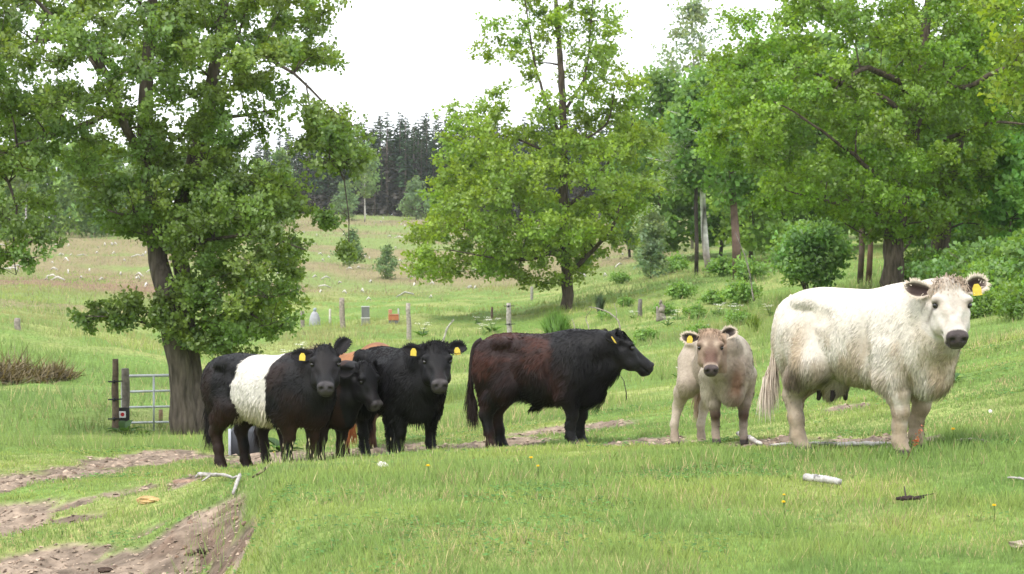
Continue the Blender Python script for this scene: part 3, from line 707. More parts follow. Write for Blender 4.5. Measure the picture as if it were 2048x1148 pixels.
def f_red(p, t, l, n): return mixc(mixc((.28, .125, .052), (.17, .07, .03), sstep(.4, .7, fbm(p, 3, 3, 35))), (.035, .016, .012), sstep(.85, .6, p[:, 2]) * .9)
def f_bull(p, t, l, n):
    back = sstep(.62, .95, p[:, 2] - .10 * (p[:, 0] + .2)) * sstep(.30, .12, p[:, 0] + (fbm(p, 4, 2, 41) - .5) * .3) * (t < -.05)
    k = back * (.35 + .65 * sstep(.38, .6, fbm(p * np.array([1, 1, 2.2]), 4.5, 3, 42)))
    sh = np.exp(-(((p[:, 0] - .33) / .15) ** 2 + ((p[:, 2] - .68) / .2) ** 2)) * .75 * (t < -.05)
    lg = sstep(.75, .45, p[:, 2]) * (p[:, 0] < -.2) * .6 * sstep(.35, .6, fbm(p, 4, 2, 43))
    return mixc(BLK * 1.05, (.046, .017, .012), np.clip(k * 1.1 + sh * .7 + lg, 0, 1) * .85)
def f_calf(p, t, l, n):
    hd = t > -.05
    c = mixc((.235, .19, .145), (.36, .31, .245), sstep(.4, .65, fbm(p, 3.2, 3, 51)))
    c = mixc(c, (.42, .35, .28), sstep(.10, -.5, p[:, 0]) * .7)
    chest = np.exp(-((p[:, 1] / .09) ** 2 + ((p[:, 2] - .72) / .2) ** 2)) * sstep(.5, .7, p[:, 0]); c = mixc(c, (.13, .075, .045), np.clip(chest * 1.2, 0, 1))
    kn = np.exp(-((p[:, 2] - .35) / .11) ** 2) * sstep(.28, .36, p[:, 0]) * (np.abs(p[:, 1]) > .06); c = mixc(c, (.055, .030, .020), kn * .95)
    lo = sstep(.16, .08, p[:, 2]); c = mixc(c, (.20, .14, .10), lo * .6)
    face = mixc((.22, .155, .11), (.11, .06, .042), sstep(.12, .34, t) * sstep(.11, .05, np.abs(l) - .0 * t))
    face = mixc(face, (.46, .36, .27), np.exp(-(((t - .17) / .045) ** 2 + ((np.abs(l) - .065) / .03) ** 2)) * .7)
    face = mixc(face, (.44, .35, .27), sstep(.405, .455, t) * .6)
    face = mixc(face, (.06, .035, .03), np.exp(-(((t - .203) / .022) ** 2 + ((np.abs(l) - .136) / .028) ** 2)) * .85)
    face = mixc(face, (.38, .26, .175), sstep(.08, .02, t) * .7)
    return np.where(hd[:, None], face, c)
def f_white(p, t, l, n):
    hd = t > -.05
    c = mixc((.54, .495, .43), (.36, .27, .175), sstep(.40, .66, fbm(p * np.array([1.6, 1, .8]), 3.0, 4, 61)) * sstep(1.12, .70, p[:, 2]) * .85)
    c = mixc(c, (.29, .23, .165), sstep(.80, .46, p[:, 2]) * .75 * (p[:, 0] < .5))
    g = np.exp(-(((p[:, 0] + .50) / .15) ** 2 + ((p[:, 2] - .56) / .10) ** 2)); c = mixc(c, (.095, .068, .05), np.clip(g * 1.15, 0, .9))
    fk = np.exp(-((p[:, 0] - .30) / .06) ** 2) * sstep(.75, .6, p[:, 2]); c = mixc(c, (.35, .25, .15), fk * .5)
    nk = np.exp(-(((p[:, 0] - .66) / .10) ** 2 + ((np.abs(p[:, 1]) - .06) / .09) ** 2 + ((p[:, 2] - .88) / .16) ** 2)); c = mixc(c, (.40, .27, .15), nk * .7)
    kn = np.exp(-((p[:, 2] - .33) / .06) ** 2) * (p[:, 0] > .2); c = mixc(c, (.28, .20, .14), kn * .7)
    mud = sstep(.45, .12, p[:, 2]) * sstep(.3, .6, fbm(p, 7, 3, 68)); c = mixc(c, (.24, .185, .13), mud * .65)
    st = sstep(.56, .72, fbm(p * np.array([1, 1, .6]), 7, 3, 69)) * sstep(1.05, .75, p[:, 2]); c = mixc(c, (.30, .215, .13), st * .55)
    face = mixc((.48, .44, .39), (.31, .24, .175), np.clip(sstep(.15, .03, t) * .5 + sstep(.45, .7, fbm(p, 14, 2, 66)) * .35, 0, 1))
    face = mixc(face, (.50, .40, .32), np.exp(-(((t - .23) / .03) ** 2 + ((np.abs(l) - .09) / .03) ** 2)) * .6)
    face = mixc(face, (.30, .22, .17), sstep(.44, .47, t) * .3); face = mixc(face, (.07, .05, .045), np.exp(-(((t - .203) / .022) ** 2 + ((np.abs(l) - .136) / .028) ** 2)) * .85)
    return np.where(hd[:, None], face, c)
M_coat = mat_pbr('animal_skin', .6, .22, .12, 30., .004, 60)
M_hair = mat_pbr('animal_hair', .55, .14, .05, 30.)
M_ear = mat_pbr('ear_skin', .7, .25, .2, 60.)
M_eye = mat_pbr('eye_gloss', .08, .6, .0, 10.)
M_tag = mat_pbr('yellow_plastic', .4, .4, .12, 40.)
C_belt = Coat(f_belted, (.045, .040, .042), (.012, .010, .011), (.012, .011, .012), (.014, .011, .011), (1.2, 1.1, 1.1))
C_black = Coat(f_black, (.055, .048, .048), (.012, .010, .011), (.013, .012, .013), (.013, .011, .011), (1.4, 1.3, 1.3))
C_dark = Coat(f_dark, (.03, .025, .025), (.012, .010, .01), (.02, .012, .01), (.02, .012, .01))
C_red = Coat(f_red, (.12, .07, .05), (.1, .05, .03), (.3, .11, .04), (.3, .10, .03))
C_bull = Coat(f_bull, (.018, .016, .018), (.012, .010, .011), (.013, .012, .013), (.018, .011, .010), (1.3, 1.2, 1.3))
C_calf = Coat(f_calf, (.065, .050, .048), (.022, .014, .012), (.60, .50, .40), (.5, .38, .28), (1.15, 1.15, 1.15))
C_white = Coat(f_white, (.055, .043, .042), (.035, .020, .017), (.62, .53, .43), (.56, .47, .39), (1.0, .93, .86))
R_ = math.radians
def at(px, D): return ((px - 1024) / F * D, D)
HERD = 'cattle standing in the pasture'


build_cow('cow', 'large white cow with brown ears standing at the right, facing the camera', at(1736, 15.75), R_(-50), 1.05, R_(-38), R_(50), (.81, -.11, 1.245),
          {'hl': (-.27, -.02), 'hr': (.02, .0), 'fl': (-.06, .0), 'fr': (.04, .02)}, C_white, .0125, 62000, .034, 11, .89, .885, HERD, fine=.8, forelock=.7, depth=.97, udder=True, tags=('l',),
          ears={'l': (1.0, .38, .12), 'r': (1.0, .22, .12)}, tail_pose=[(-.72, 0, 1.13), (-.785, -.03, 1.04), (-.81, -.09, .80), (-.82, -.13, .62), (-.86, -.17, .50)])
build_cow('cow', 'black cow with a broad white belt round its middle, rump to the left', at(540, 21.7), R_(-38), 1.0, R_(-46), R_(42), (.83, -.04, 1.275),
          {'hl': (.05, .0), 'hr': (-.02, .02), 'fl': (.02, .0), 'fr': (-.03, .02)}, C_belt, .0145, 26000, .042, 21, 1.08, 1.0, HERD, tags=('r',),
          ears={'r': (1.0, .10, .25), 'l': (.55, .75, -.1)}, forelock=.4, lx=.97)
build_cow('cow', 'dark brown-flanked cow with its black head lowered behind the belted cow', (-2.22, 22.25), R_(-40), .92, R_(-2), R_(60), (.84, .06, 1.21),
          {}, Coat(lambda p, t, l, n: np.where((t > -.05)[:, None] | (p[:, :1] > .80), f_black(p, t, l, n), f_dark(p, t, l, n)), C_black.nose, C_black.ear_in, C_black.ear_out, C_dark.tail, C_black.lock), .0185, 9000, .03, 31, 1.0, .98, HERD, tags=(),
          ears={'r': (.9, .0, -.3), 'l': (.9, .05, -.2)}, forelock=.5)
build_cow('cow', 'shaggy all-black cow facing the camera with yellow tags in both ears', at(797, 22.3), R_(-62), 1.01, R_(-18), R_(45), (.80, .05, 1.25),
          {'fr': (0, -.01), 'fl': (0, .03), 'hr': (.0, 0)}, C_black, .0145, 27000, .052, 41, 1.04, .99, HERD, tags=('l', 'r'),
          ears={'l': (1.0, .30, .12), 'r': (1.0, .25, .12)})
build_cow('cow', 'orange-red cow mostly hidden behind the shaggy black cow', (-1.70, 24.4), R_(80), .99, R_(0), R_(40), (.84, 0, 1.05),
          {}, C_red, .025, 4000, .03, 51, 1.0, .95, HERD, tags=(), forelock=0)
build_cow('bull', 'young black bull with reddish-brown back standing in profile, head to the right', at(1084, 21.0), R_(-20), .96, R_(22), R_(38), (.80, .02, 1.185),
          {'hr': (-.02, 0), 'hl': (-.02, -.02), 'fr': (.03, 0), 'fl': (.02, 0)}, C_bull, .0145, 28000, .052, 61, .98, .98, HERD, sheath=True, tags=('r',),
          ears={'r': (.75, .30, -.35), 'l': (.75, .3, -.3)}, forelock=.5, lx=.81, tail_pose=[(-.68, 0, 1.13), (-.765, -.02, 1.06), (-.79, -.06, .80), (-.77, -.09, .58), (-.72, -.11, .46)])
build_cow('calf', 'beige calf with dark ears and dark knees standing between the bull and the white cow', at(1437, 18.1), R_(-80), .78, R_(-12), R_(52), (.72, -.30, 1.26),
          {'hr': (.0, -.20), 'hl': (-.05, -.20), 'fr': (0, .03), 'fl': (0, .02)}, C_calf, .0135, 32000, .036, 71, .80, .91, HERD, tags=('r',),
          ears={'r': (1.0, .10, .1), 'l': (1.0, .45, .1)}, depth=.88, leg_r=.84, forelock=.6, fine=.6)
# ------------------------------------------------------------------ trees and shrubs
M_bark = mat_pbr('bark', .95, .1, .5, 10., .05, 13)
for n_ in list(M_bark.node_tree.nodes):
    if n_.type == 'TEX_NOISE':
        mp = M_bark.node_tree.nodes.new('ShaderNodeMapping'); mp.inputs['Scale'].default_value = (1.4, 1.4, .3)
        src = n_.inputs['Vector'].links[0].from_socket; M_bark.node_tree.links.new(src, mp.inputs[0]); M_bark.node_tree.links.new(mp.outputs[0], n_.inputs['Vector'])
M_barkfar = mat_pbr('bark_far', .95, .1, .4, 3.)
M_leaf = mat_leaf('leaf', .48, .04, .45)
M_leafsoft = mat_leaf('leaf_soft', .45, .02, .6)
M_needle = mat_leaf('needles', .12, .02, .6)

LEAFK = 1.95
def leaf_cards(P, Dr, Nn, L, Wd, col, four=True, out=None):
    """leaves: base P, direction Dr, face normal Nn, folded along the midrib; verts, tris, colours, normals"""
    n = len(P); Dr = norm(Dr); Nn = norm(Nn - Dr * (Nn * Dr).sum(1, keepdims=True)); S = np.cross(Nn, Dr)
    sd = Nn[:, 2:3] if out is None else (Nn * out).sum(1, keepdims=True)
    Nn = np.where(sd < 0, -Nn, Nn); S = np.cross(Nn, Dr)
    L = L[:, None]; Wd = Wd[:, None]
    if four:
        v = np.stack([P, P + Dr * L * .38 + S * Wd * .55 + Nn * Wd * .12, P + Dr * L * .72 + S * Wd + Nn * Wd * .28, P + Dr * L - Nn * L * .10,
                      P + Dr * L * .72 - S * Wd + Nn * Wd * .28, P + Dr * L * .38 - S * Wd * .55 + Nn * Wd * .12], 1)
        f = np.array([[0, 5, 3], [5, 4, 3], [0, 3, 1], [1, 3, 2]])[:, ::-1]; m = 6
    else:
        v = np.stack([P, P + Dr * L * .6 + S * Wd, P + Dr * L - Nn * L * .12, P + Dr * L * .6 - S * Wd], 1); f = np.array([[0, 1, 2], [0, 2, 3]]); m = 4
    i = (np.arange(n) * m)[:, None, None]
    F_ = (i + f[None]).reshape(-1, 3)
    V = v.reshape(-1, 3)
    # winding so that the geometric side follows Nn
    g = np.cross(V[F_[:, 1]] - V[F_[:, 0]], V[F_[:, 2]] - V[F_[:, 0]]); nn_f = np.repeat(Nn, len(f), 0)
    bad = (g * nn_f).sum(1) < 0; F_[bad] = F_[bad][:, ::-1]
    nv = Nn if out is None else norm(Nn * .7 + out * .5)
    return V, F_, np.repeat(col, m, 0), np.repeat(nv, m, 0)

def in_poly(x, y, poly):
    c = np.zeros(len(x), bool); j = len(poly) - 1
    for i in range(len(poly)):
        xi, yi = poly[i]; xj, yj = poly[j]
        c ^= ((yi > y) != (yj > y)) & (x < (xj - xi) * (y - yi) / (yj - yi + 1e-12) + xi); j = i
    return c
def edge_dist(x, y, poly):
    d = np.full(len(x), 1e9); p = np.array(poly, float)
    for a, b in zip(p, np.roll(p, -1, 0)):
        ab = b - a; t = np.clip(((x - a[0]) * ab[0] + (y - a[1]) * ab[1]) / max((ab ** 2).sum(), 1e-9), 0, 1)
        d = np.minimum(d, np.hypot(x - a[0] - t * ab[0], y - a[1] - t * ab[1]))
    return d
def crown_points(polys, D, n, r, depth, sep):
    """clump centres filling a crown whose silhouette is known, rounded in depth"""
    out = np.zeros((0, 3)); k = F / D; tries = 0
    while len(out) < n and tries < n * 40:
        tries += 1
        poly = polys[0] if len(polys) == 1 else polys[r.choice(len(polys), p=np.array([abs(sum(a[0] * b[1] - b[0] * a[1] for a, b in zip(q, q[1:] + q[:1]))) for q in polys]) / sum(abs(sum(a[0] * b[1] - b[0] * a[1] for a, b in zip(q, q[1:] + q[:1]))) for q in polys))]
        q = np.array(poly, float); lo, hi = q.min(0), q.max(0)
        x = lo[0] + r.random() * (hi[0] - lo[0]); y = lo[1] + r.random() * (hi[1] - lo[1])
        if not in_poly(np.array([x]), np.array([y]), poly)[0]: continue
        e = edge_dist(np.array([x]), np.array([y]), poly)[0] / k
        dm = min(depth, .3 + 1.3 * math.sqrt(e * depth))
        p = W(x, y, D + (r.random() * 2 - 1) * dm)
        if len(out) and ((out - p) ** 2).sum(1).min() < sep ** 2: continue
        out = np.vstack([out, p])
    return out

def build_tree(name, label, base, limbs, clumps, crad, leaves_per, leaf_len, col, seed, bark=(.12, .09, .065), group=None, sprays=9, four=True, cat='tree',
               flat=.6, twig=True, mat=None, colvar=.22, up=.45, far=False, aspect=.36, crf=None):
    """trunk and limbs as swept tubes, thin boughs out to every leaf clump, each leaf a small folded blade"""
    r = rng(seed); base = np.array(base, float)
    root = thing(name, label, cat, tuple(base), 0, group)
    tr = Acc(); samples = []; srad = []
    bark = np.array(bark)
    for pts, rad in limbs:
        pts = np.array(pts, float); n = max(6, int(np.linalg.norm(np.diff(pts, axis=0), axis=1).sum() / (.35 if not far else 1.0)))
        c = bez(pts, n); rr = np.interp(np.linspace(0, 1, n), np.linspace(0, 1, len(rad)), rad)
        c[1:] += (r.random((n - 1, 3)) - .5) * rr[1:, None] * .35
        if rad[0] < .16:
            wv = np.cumsum(r.normal(size=(n, 3)), 0); wv -= np.linspace(0, 1, n)[:, None] * wv[-1]; c += wv * rr[:, None] * .35; rr = rr * .68
        tr.tube(c - base, rr, 10 if not far else 6, bark, .12, seed); samples.append(c[int(n * .15):]); srad.append(rr[int(n * .15):])
    samples = np.concatenate(samples); srad = np.concatenate(srad)
    cen = clumps.mean(0)
    bo = Acc(); LP, LD, LN, LC, LO = [], [], [], [], []
    order = np.argsort(((clumps - cen) ** 2).sum(1))
    for ci in order:
        c = clumps[ci]; R = crad * (.7 + .6 * r.random()) * (1 if crf is None else crf[ci])
        d2 = ((samples - c) ** 2).sum(1) + np.maximum(samples[:, 2] - c[2] + .2, 0) ** 2 * 2 + np.maximum(.03 - srad, 0) * 6
        j = d2.argmin(); s0 = samples[j]; dist = np.linalg.norm(c - s0)
        m = (s0 + c) / 2 + np.array([0, 0, .12 * dist]) + (r.random(3) - .5) * .18 * dist
        n = max(4, min(12, int(dist / (.25 if not far else .8)))); cu = bez([s0, m, c], n)
        r0 = min(srad[j] * .6, .012 + .020 * dist); bo.tube(cu - base, np.linspace(r0, .006 if not far else .012, n), 5 if not far else 3, bark * .9, .1, ci)
        if dist > .5: 
            samples = np.concatenate([samples, cu[n // 2:]]); srad = np.concatenate([srad, np.linspace(r0 * .6, .006, n - n // 2)])
        tone = 1 + (r.random() - .5) * colvar * 2; hue = (r.random() - .5) * colvar
        for s in range(sprays):
            o = r.normal(size=3); o /= np.linalg.norm(o); o[2] = o[2] * flat + .12; q = c + o * R * (.35 + 1.05 * r.random() ** .8)
            if twig: bo.tube(np.array([c + (q - c) * .1, (c + q) / 2 + (r.random(3) - .5) * .1 * R, q]) - base, [.006, .004, .002] if not far else [.015, .01, .006], 3, bark * .9)
            k = leaves_per
            td = norm(q - c); p = q[None] + (r.random((k, 3)) - .5) * leaf_len * 2.2 - td * (r.random((k, 1)) * R * .5)
            dr = norm(td[None] * .6 + r.normal(size=(k, 3)) * .75 + np.array([0, 0, .05]))
            nn = norm(np.array([0, 0, 1.]) * up + r.normal(size=(k, 3)) * .55 + td * .3)
            LP.append(p); LD.append(dr); LN.append(nn)
            lc = np.array(col) * tone * (1 + (r.random((k, 1)) - .5) * .5); lc = lc * np.array([1 + hue * 1.3, 1 + hue * .3, 1 - hue * .3]); LC.append(lc * LEAFK)
            LO.append(np.repeat((norm(norm(q - c) * .7 + norm(q - cen) * .5 + np.array([0, 0, .35])))[None], k, 0))
    LP, LD, LN, LC, LO = map(np.concatenate, (LP, LD, LN, LC, LO))
    ln = leaf_len * (.65 + .7 * r.random(len(LP)))
    V, F_, C, NN = leaf_cards(LP - base, LD, LN, ln, ln * aspect, LC, four, LO)
    tr.obj('trunk', M_bark if not far else M_barkfar, root)
    b = bo.obj('branches', M_bark if not far else M_barkfar, root); b['kind'] = 'stuff'
    o = mesh_np('crown', V, F_, mat or M_leaf, C, NN, True, root); o['kind'] = 'stuff'
    return root
def limb(D, pts, rad):
    return ([W(a[0], a[1], D + (a[2] if len(a) > 2 else 0)) for a in pts], rad)
def foot(px, py):
    D = ground_hit(px, py); p = W(px, py, D); p[2] = float(H(p[0], p[1])); return D, p

# --- the large oak by the gate
D = 33.0; b = W(383, 868, D); b[2] = float(H(b[0], b[1])) - .1
polyA = [(-140, -120), (610, -120), (640, -20), (655, 40), (625, 95), (655, 130), (605, 180), (560, 230), (570, 330), (540, 352), (420, 330), (330, 330), (250, 300), (180, 330), (60, 345), (-60, 350), (-140, 330)]
polyB = [(190, 360), (540, 350), (590, 390), (605, 460), (590, 540), (575, 600), (575, 660), (530, 712), (440, 712), (405, 650), (395, 560), (340, 480), (260, 470), (210, 430)]
polyC = [(600, 225), (690, 240), (720, 255), (710, 320), (690, 350), (640, 320), (600, 300)]
polyD = [(-120, 330), (95, 340), (70, 430), (90, 490), (40, 560), (-20, 540), (-120, 520)]
polyE = [(150, 612), (250, 605), (340, 630), (360, 665), (250, 655), (180, 662)]
polyF = [(640, 420), (720, 440), (715, 520), (660, 500)]
r = rng(101)
cl = np.concatenate([crown_points([polyA], D, 265, r, 4.2, .36), crown_points([polyB], D - .3, 100, r, 1.9, .36), crown_points([polyC], D - .8, 16, r, .8, .30),
                     crown_points([polyD], D - 1.5, 20, r, 1.2, .34), crown_points([polyE], D - .8, 9, r, .3, .28), crown_points([polyF], D - .6, 3, r, .4, .4), crown_points([[(285, 560), (420, 560), (440, 690), (400, 715), (330, 660), (280, 600)]], D - .75, 11, r, .25, .28)])
crf = np.ones(len(cl)); crf[-23:] = .62; crf[-14:-11] = .38
limbs = [limb(D, [(378, 875), (366, 790, -.1), (348, 680, -.2), (332, 590, -.2), (318, 520), (305, 440), (300, 360), (296, 290), (292, 200), (300, 90), (306, -30), (310, -140)], [.30, .21, .18, .17, .17, .16, .15, .14, .12, .10, .07, .04]),
         limb(D, [(392, 872), (388, 790, .15), (376, 690, .2), (368, 600, .2), (360, 520, .25), (358, 430, .3), (385, 340, .4), (412, 240, .4), (430, 130, .4), (450, 0, .4), (460, -120, .4)], [.24, .18, .16, .15, .14, .14, .13, .12, .10, .07, .03]),
         limb(D, [(296, 320), (255, 285, -.3), (228, 235, -.5), (200, 150, -.8), (160, 85, -1), (90, 20, -1.3), (30, -60, -1.6)], [.12, .11, .10, .085, .07, .05, .03]),
         limb(D, [(225, 232, -.5), (160, 262, -.9), (70, 288, -1.2), (-40, 318, -1.5), (-130, 350, -1.7)], [.075, .065, .055, .045, .02]),
         limb(D, [(198, 150, -.8), (150, 80, -.4), (70, 90, 0), (-30, 120, .3)], [.06, .05, .04, .02]),
         limb(D, [(-20, 312, -1.4), (30, 400, -1.5), (25, 480, -1.5), (32, 550, -1.5)], [.04, .03, .02, .01]),
         limb(D, [(440, 60, .4), (520, 100, -.2), (590, 145, -.5), (650, 205, -.7), (720, 262, -.9)], [.07, .05, .035, .025, .012]),
         limb(D, [(612, 165, -.6), (630, 260, -.7), (680, 330, -.7), (700, 450, -.6), (690, 520, -.6)], [.02, .018, .016, .012, .006]),
         limb(D, [(412, 240, .4), (480, 230, 1), (560, 220, 1.4)], [.06, .045, .02]),
         limb(D, [(360, 500, .2), (430, 480, -.5), (520, 470, -.9), (610, 500, -1.1)], [.06, .045, .03, .015]),
         limb(D, [(345, 668, -.2), (300, 648, -.5), (240, 635, -.8), (170, 632, -1)], [.035, .028, .02, .01]),
         limb(D, [(372, 640, .2), (420, 610, -.4), (480, 620, -.6), (540, 650, -.8)], [.05, .04, .03, .012]),
         limb(D, [(303, 420), (260, 430, -.7), (215, 420, -1.1)], [.05, .035, .015])]
build_tree('oak_tree', 'big oak with two fused stems standing beside the metal gate', b, limbs, cl, .36, 30, .066, (.092, .142, .030), 102, (.105, .085, .07), sprays=13, four=False, aspect=.40, crf=crf)

# --- the rounded oak in the middle
D = 74.0; b = W(1137, 640, D); b[2] = float(H(b[0], b[1])) - .1
p1 = [(1000, -90), (990, 0), (945, 110), (985, 160), (965, 215), (1010, 260), (1100, 270), (1180, 250), (1240, 200), (1300, 190), (1300, 130), (1240, 110), (1235, 60), (1212, 0), (1190, -90)]
p2 = [(900, 228), (960, 235), (1040, 262), (1150, 255), (1230, 200), (1300, 190), (1306, 290), (1290, 420), (1240, 470), (1170, 560), (1000, 565), (940, 545), (850, 565), (815, 545), (805, 490), (850, 430), (880, 360), (892, 290)]
r = rng(111)
cl = np.concatenate([crown_points([p1], D, 60, r, 2.6, .62), crown_points([p2], D, 225, r, 4.0, .62)])
limbs = [limb(D, [(1137, 645), (1133, 560), (1129, 460), (1128, 360), (1126, 270), (1124, 180), (1118, 90), (1112, 0), (1108, -90)], [.24, .20, .185, .17, .15, .13, .10, .07, .03]),
         limb(D, [(1133, 552), (1180, 505, -.3), (1222, 455, -.5), (1240, 410, -.6)], [.14, .12, .10, .06]),
         limb(D, [(1129, 470), (1060, 440, -.6), (1000, 455, -1), (930, 460, -1.6)], [.10, .09, .08, .04]),
         limb(D, [(1128, 420), (1190, 370, .8), (1230, 310, 1.2), (1270, 240, 1.4)], [.10, .08, .06, .03]),
         limb(D, [(1127, 330), (1080, 290, 1), (1000, 270, 1.3), (930, 260, 1.6)], [.10, .07, .05, .03]),
         limb(D, [(1126, 280), (1090, 200, -.4), (1065, 110, -.6), (1050, 0, -.6)], [.10, .08, .06, .03]),
         limb(D, [(1125, 230), (1165, 150, .4), (1180, 60, .5), (1190, -60, .5)], [.09, .07, .05, .02]),
         limb(D, [(1128, 300), (1210, 250, -.9), (1230, 170, -1.2)], [.08, .05, .03]),
         limb(D, [(1130, 500), (1040, 520, -1.6), (900, 500, -2.4)], [.09, .06, .03]),
         limb(D, [(1130, 520), (1080, 500, 1.8), (1000, 520, 2.6)], [.09, .06, .03])]
build_tree('oak_tree', 'single rounded bright green oak standing in the middle of the meadow', b, limbs, cl, .60, 20, .125, (.112, .172, .017), 112, (.085, .065, .05), sprays=11, colvar=.18, four=False, aspect=.42)

# --- spreading oaks on the right
D = 52.0; Da, b = D, W(1787, 590, D); b[2] = float(H(b[0], b[1])) - .1
p = [(1560, -120), (1545, 20), (1455, 35), (1500, 95), (1440, 120), (1395, 205), (1430, 255), (1375, 275), (1440, 335), (1520, 330), (1470, 395), (1560, 420), (1620, 440), (1700, 450), (1780, 505), (1880, 470), (1960, 420), (2000, 300), (2000, 60), (2010, -120)]
r = rng(121); cl = crown_points([p], D, 280, r, 4.2, .55)
limbs = [limb(D, [(1787, 600), (1784, 540), (1788, 480), (1800, 400), (1820, 300), (1840, 200), (1850, 80), (1860, -60)], [.34, .27, .25, .23, .20, .16, .12, .05]),
         limb(D, [(1800, 400), (1740, 340, -1), (1680, 290, -1.6), (1600, 230, -2), (1540, 200, -2.2)], [.12, .085, .06, .04, .02]),
         limb(D, [(1835, 215), (1780, 160, -1.2), (1720, 150, -2.2), (1660, 190, -2.8)], [.13, .12, .09, .04]),
         limb(D, [(1830, 240), (1760, 190, 1), (1640, 150, 1.6), (1560, 120, 1.8)], [.12, .1, .07, .03]),
         limb(D, [(1820, 300), (1900, 270, -.6), (1980, 240, -.8), (2060, 250, -1)], [.11, .08, .06, .03]),
         limb(D, [(1845, 160), (1920, 180, -2), (1990, 150, -2.8), (2050, 110, -3)], [.12, .10, .08, .03]),
         limb(D, [(1795, 440), (1720, 420, -1), (1650, 400, -1.6), (1570, 380, -2)], [.11, .08, .05, .02]),
         limb(D, [(1800, 430), (1740, 470, .5), (1680, 440, .8)], [.06, .05, .02])]
build_tree('oak_tree', 'spreading oak with dark crooked limbs above the white cow', b, limbs, cl, .54, 25, .094, (.094, .160, .016), 122, (.10, .078, .06), 'oaks at the wood edge', sprays=13, colvar=.22, four=False, aspect=.42)
D = 56.0; b = W(1878, 575, D); b[2] = float(H(b[0], b[1])) - .1
p = [(1850, -120), (1840, 100), (1820, 300), (1830, 440), (1900, 470), (2000, 460), (2120, 430), (2280, 380), (2300, -120)]
r = rng(131); cl = crown_points([p], D, 190, r, 3.6, .6)
limbs = [limb(D, [(1876, 590), (1880, 520), (1885, 440), (1900, 340), (1930, 220), (1960, 80), (1980, -80)], [.30, .24, .23, .2, .16, .12, .05]),
         limb(D, [(1884, 450), (1850, 455, -.8), (1815, 490, -1.2), (1800, 510, -1.3)], [.09, .08, .06, .03]),
         limb(D, [(1895, 360), (1960, 330, -1), (2060, 320, -2), (2160, 300, -2.4)], [.12, .1, .07, .03]),
         limb(D, [(1920, 250), (2000, 210, 1), (2100, 200, 1.4)], [.11, .08, .03])]
build_tree('oak_tree', 'oak behind the spreading oak, its trunk above the white cow\'s shoulders', b, limbs, cl, .58, 18, .115, (.084, .142, .016), 132, (.10, .08, .062), 'oaks at the wood edge', sprays=12, four=False)
D = 40.0; b = np.array([(2190 - 1024) / F * D, D, 0]); b[2] = float(H(b[0], b[1])) - .1
p = [(1985, 40), (2000, 180), (2040, 240), (2140, 260), (2400, 260), (2400, -120), (2020, -120)]
r = rng(141); cl = crown_points([p], D, 70, r, 2.2, .5)
limbs = [limb(D, [(2190, 620), (2200, 400), (2205, 200), (2210, 0)], [.22, .18, .13, .05]), limb(D, [(2204, 220), (2120, 160, -.5), (2030, 120, -.8)], [.1, .06, .02])]
build_tree('oak_tree', 'pale yellow-green oak bough reaching in at the top right edge', b, limbs, cl, .5, 12, .13, (.125, .180, .020), 142, (.11, .085, .065), 'oaks at the wood edge', sprays=12)

# --- generic background trees, each kind grown once and copied
def small_tree(name, label, base, h, wd, col, seed, n=60, leaf=.24, lp=7, bark=(.12, .1, .08), low=.18, group=None, lean=0., rad=.12, sprays=8, four=False, dens=1., mat=None):
    """young deciduous tree: straight stem, crown from low*h to h"""
    r = rng(seed); base = np.array(base, float); pts = []
    while len(pts) < n:
        q = r.random(3) * 2 - 1
        if q[0] ** 2 + q[1] ** 2 > 1: continue
        t = (q[2] + 1) / 2; ww = wd / 2 * (math.sin(math.pi * (t * .86 + .12)) ** .7) * (.75 + .25 * math.sin(6 * t + seed))
        pts.append(base + np.array([q[0] * ww + lean * t * h, q[1] * ww, h * (low + (1 - low) * t * .97)]))
    limbs = [([base, base + np.array([lean * h * .3, 0, h * .35]), base + np.array([lean * h * .7, .05, h * .7]), base + np.array([lean * h, 0, h * .97])], [rad * 1.25, rad, rad * .6, .02])]
    return build_tree(name, label, base, limbs, np.array(pts), wd * .13 * dens, lp, leaf, col, seed, bark, group, sprays, four, 'tree', .7, False, mat or M_leafsoft, .2, .45, True, .42)
def gpoint(px, D): 
    x = (px - 1024) / F * D; return np.array([x, D, float(H(np.array(x), np.array(D)))])
def put(src, px, D, s, rz, label, group=None, sz=None):
    c = copy_tree(src); c.location = gpoint(px, D) - np.array([0, 0, .05]); c.scale = (s, s, sz or s); c.rotation_euler = (0, 0, rz); c['label'] = label
    if group: c['group'] = group
    return c

# birch with white stem and its neighbours between the centre oak and the big oaks
D = 84.0; b = W(1420, 542, D); b[2] = float(H(b[0], b[1])) - .05
r = rng(151)
p = [(1335, 330), (1360, 220), (1400, 150), (1440, 180), (1480, 260), (1500, 340), (1470, 400), (1430, 370), (1385, 360), (1340, 385)]
M_birch = mat_pbr('birch_bark', .8, .2, .3, 6.)
cl = crown_points([p], D, 80, r, 2.4, .55)
bt = build_tree('birch_tree', 'white-stemmed birch with a curved foot at the wood edge', b,
           [limb(D, [(1420, 545), (1413, 510), (1409, 470), (1406, 420), (1405, 380), (1404, 300), (1402, 200)], [.18, .15, .14, .13, .12, .09, .03])], cl, .7, 8, .20, (.10, .165, .045), 152, (.62, .60, .56), sprays=8, four=False, far=True)
tk = [o for o in bt.children if o.name.startswith('trunk')][0]; tk.data.materials[0] = M_birch
me = tk.data; zz = np.zeros(len(me.vertices) * 3); me.vertices.foreach_get('co', zz); zz = zz.reshape(-1, 3)
c = np.ones((len(zz), 4)); k = sstep(.52, .6, fbm(zz * np.array([1.2, 1.2, 5]), 1.6, 2, 9))[:, None]; lo = sstep(2.2, .6, zz[:, 2])[:, None]
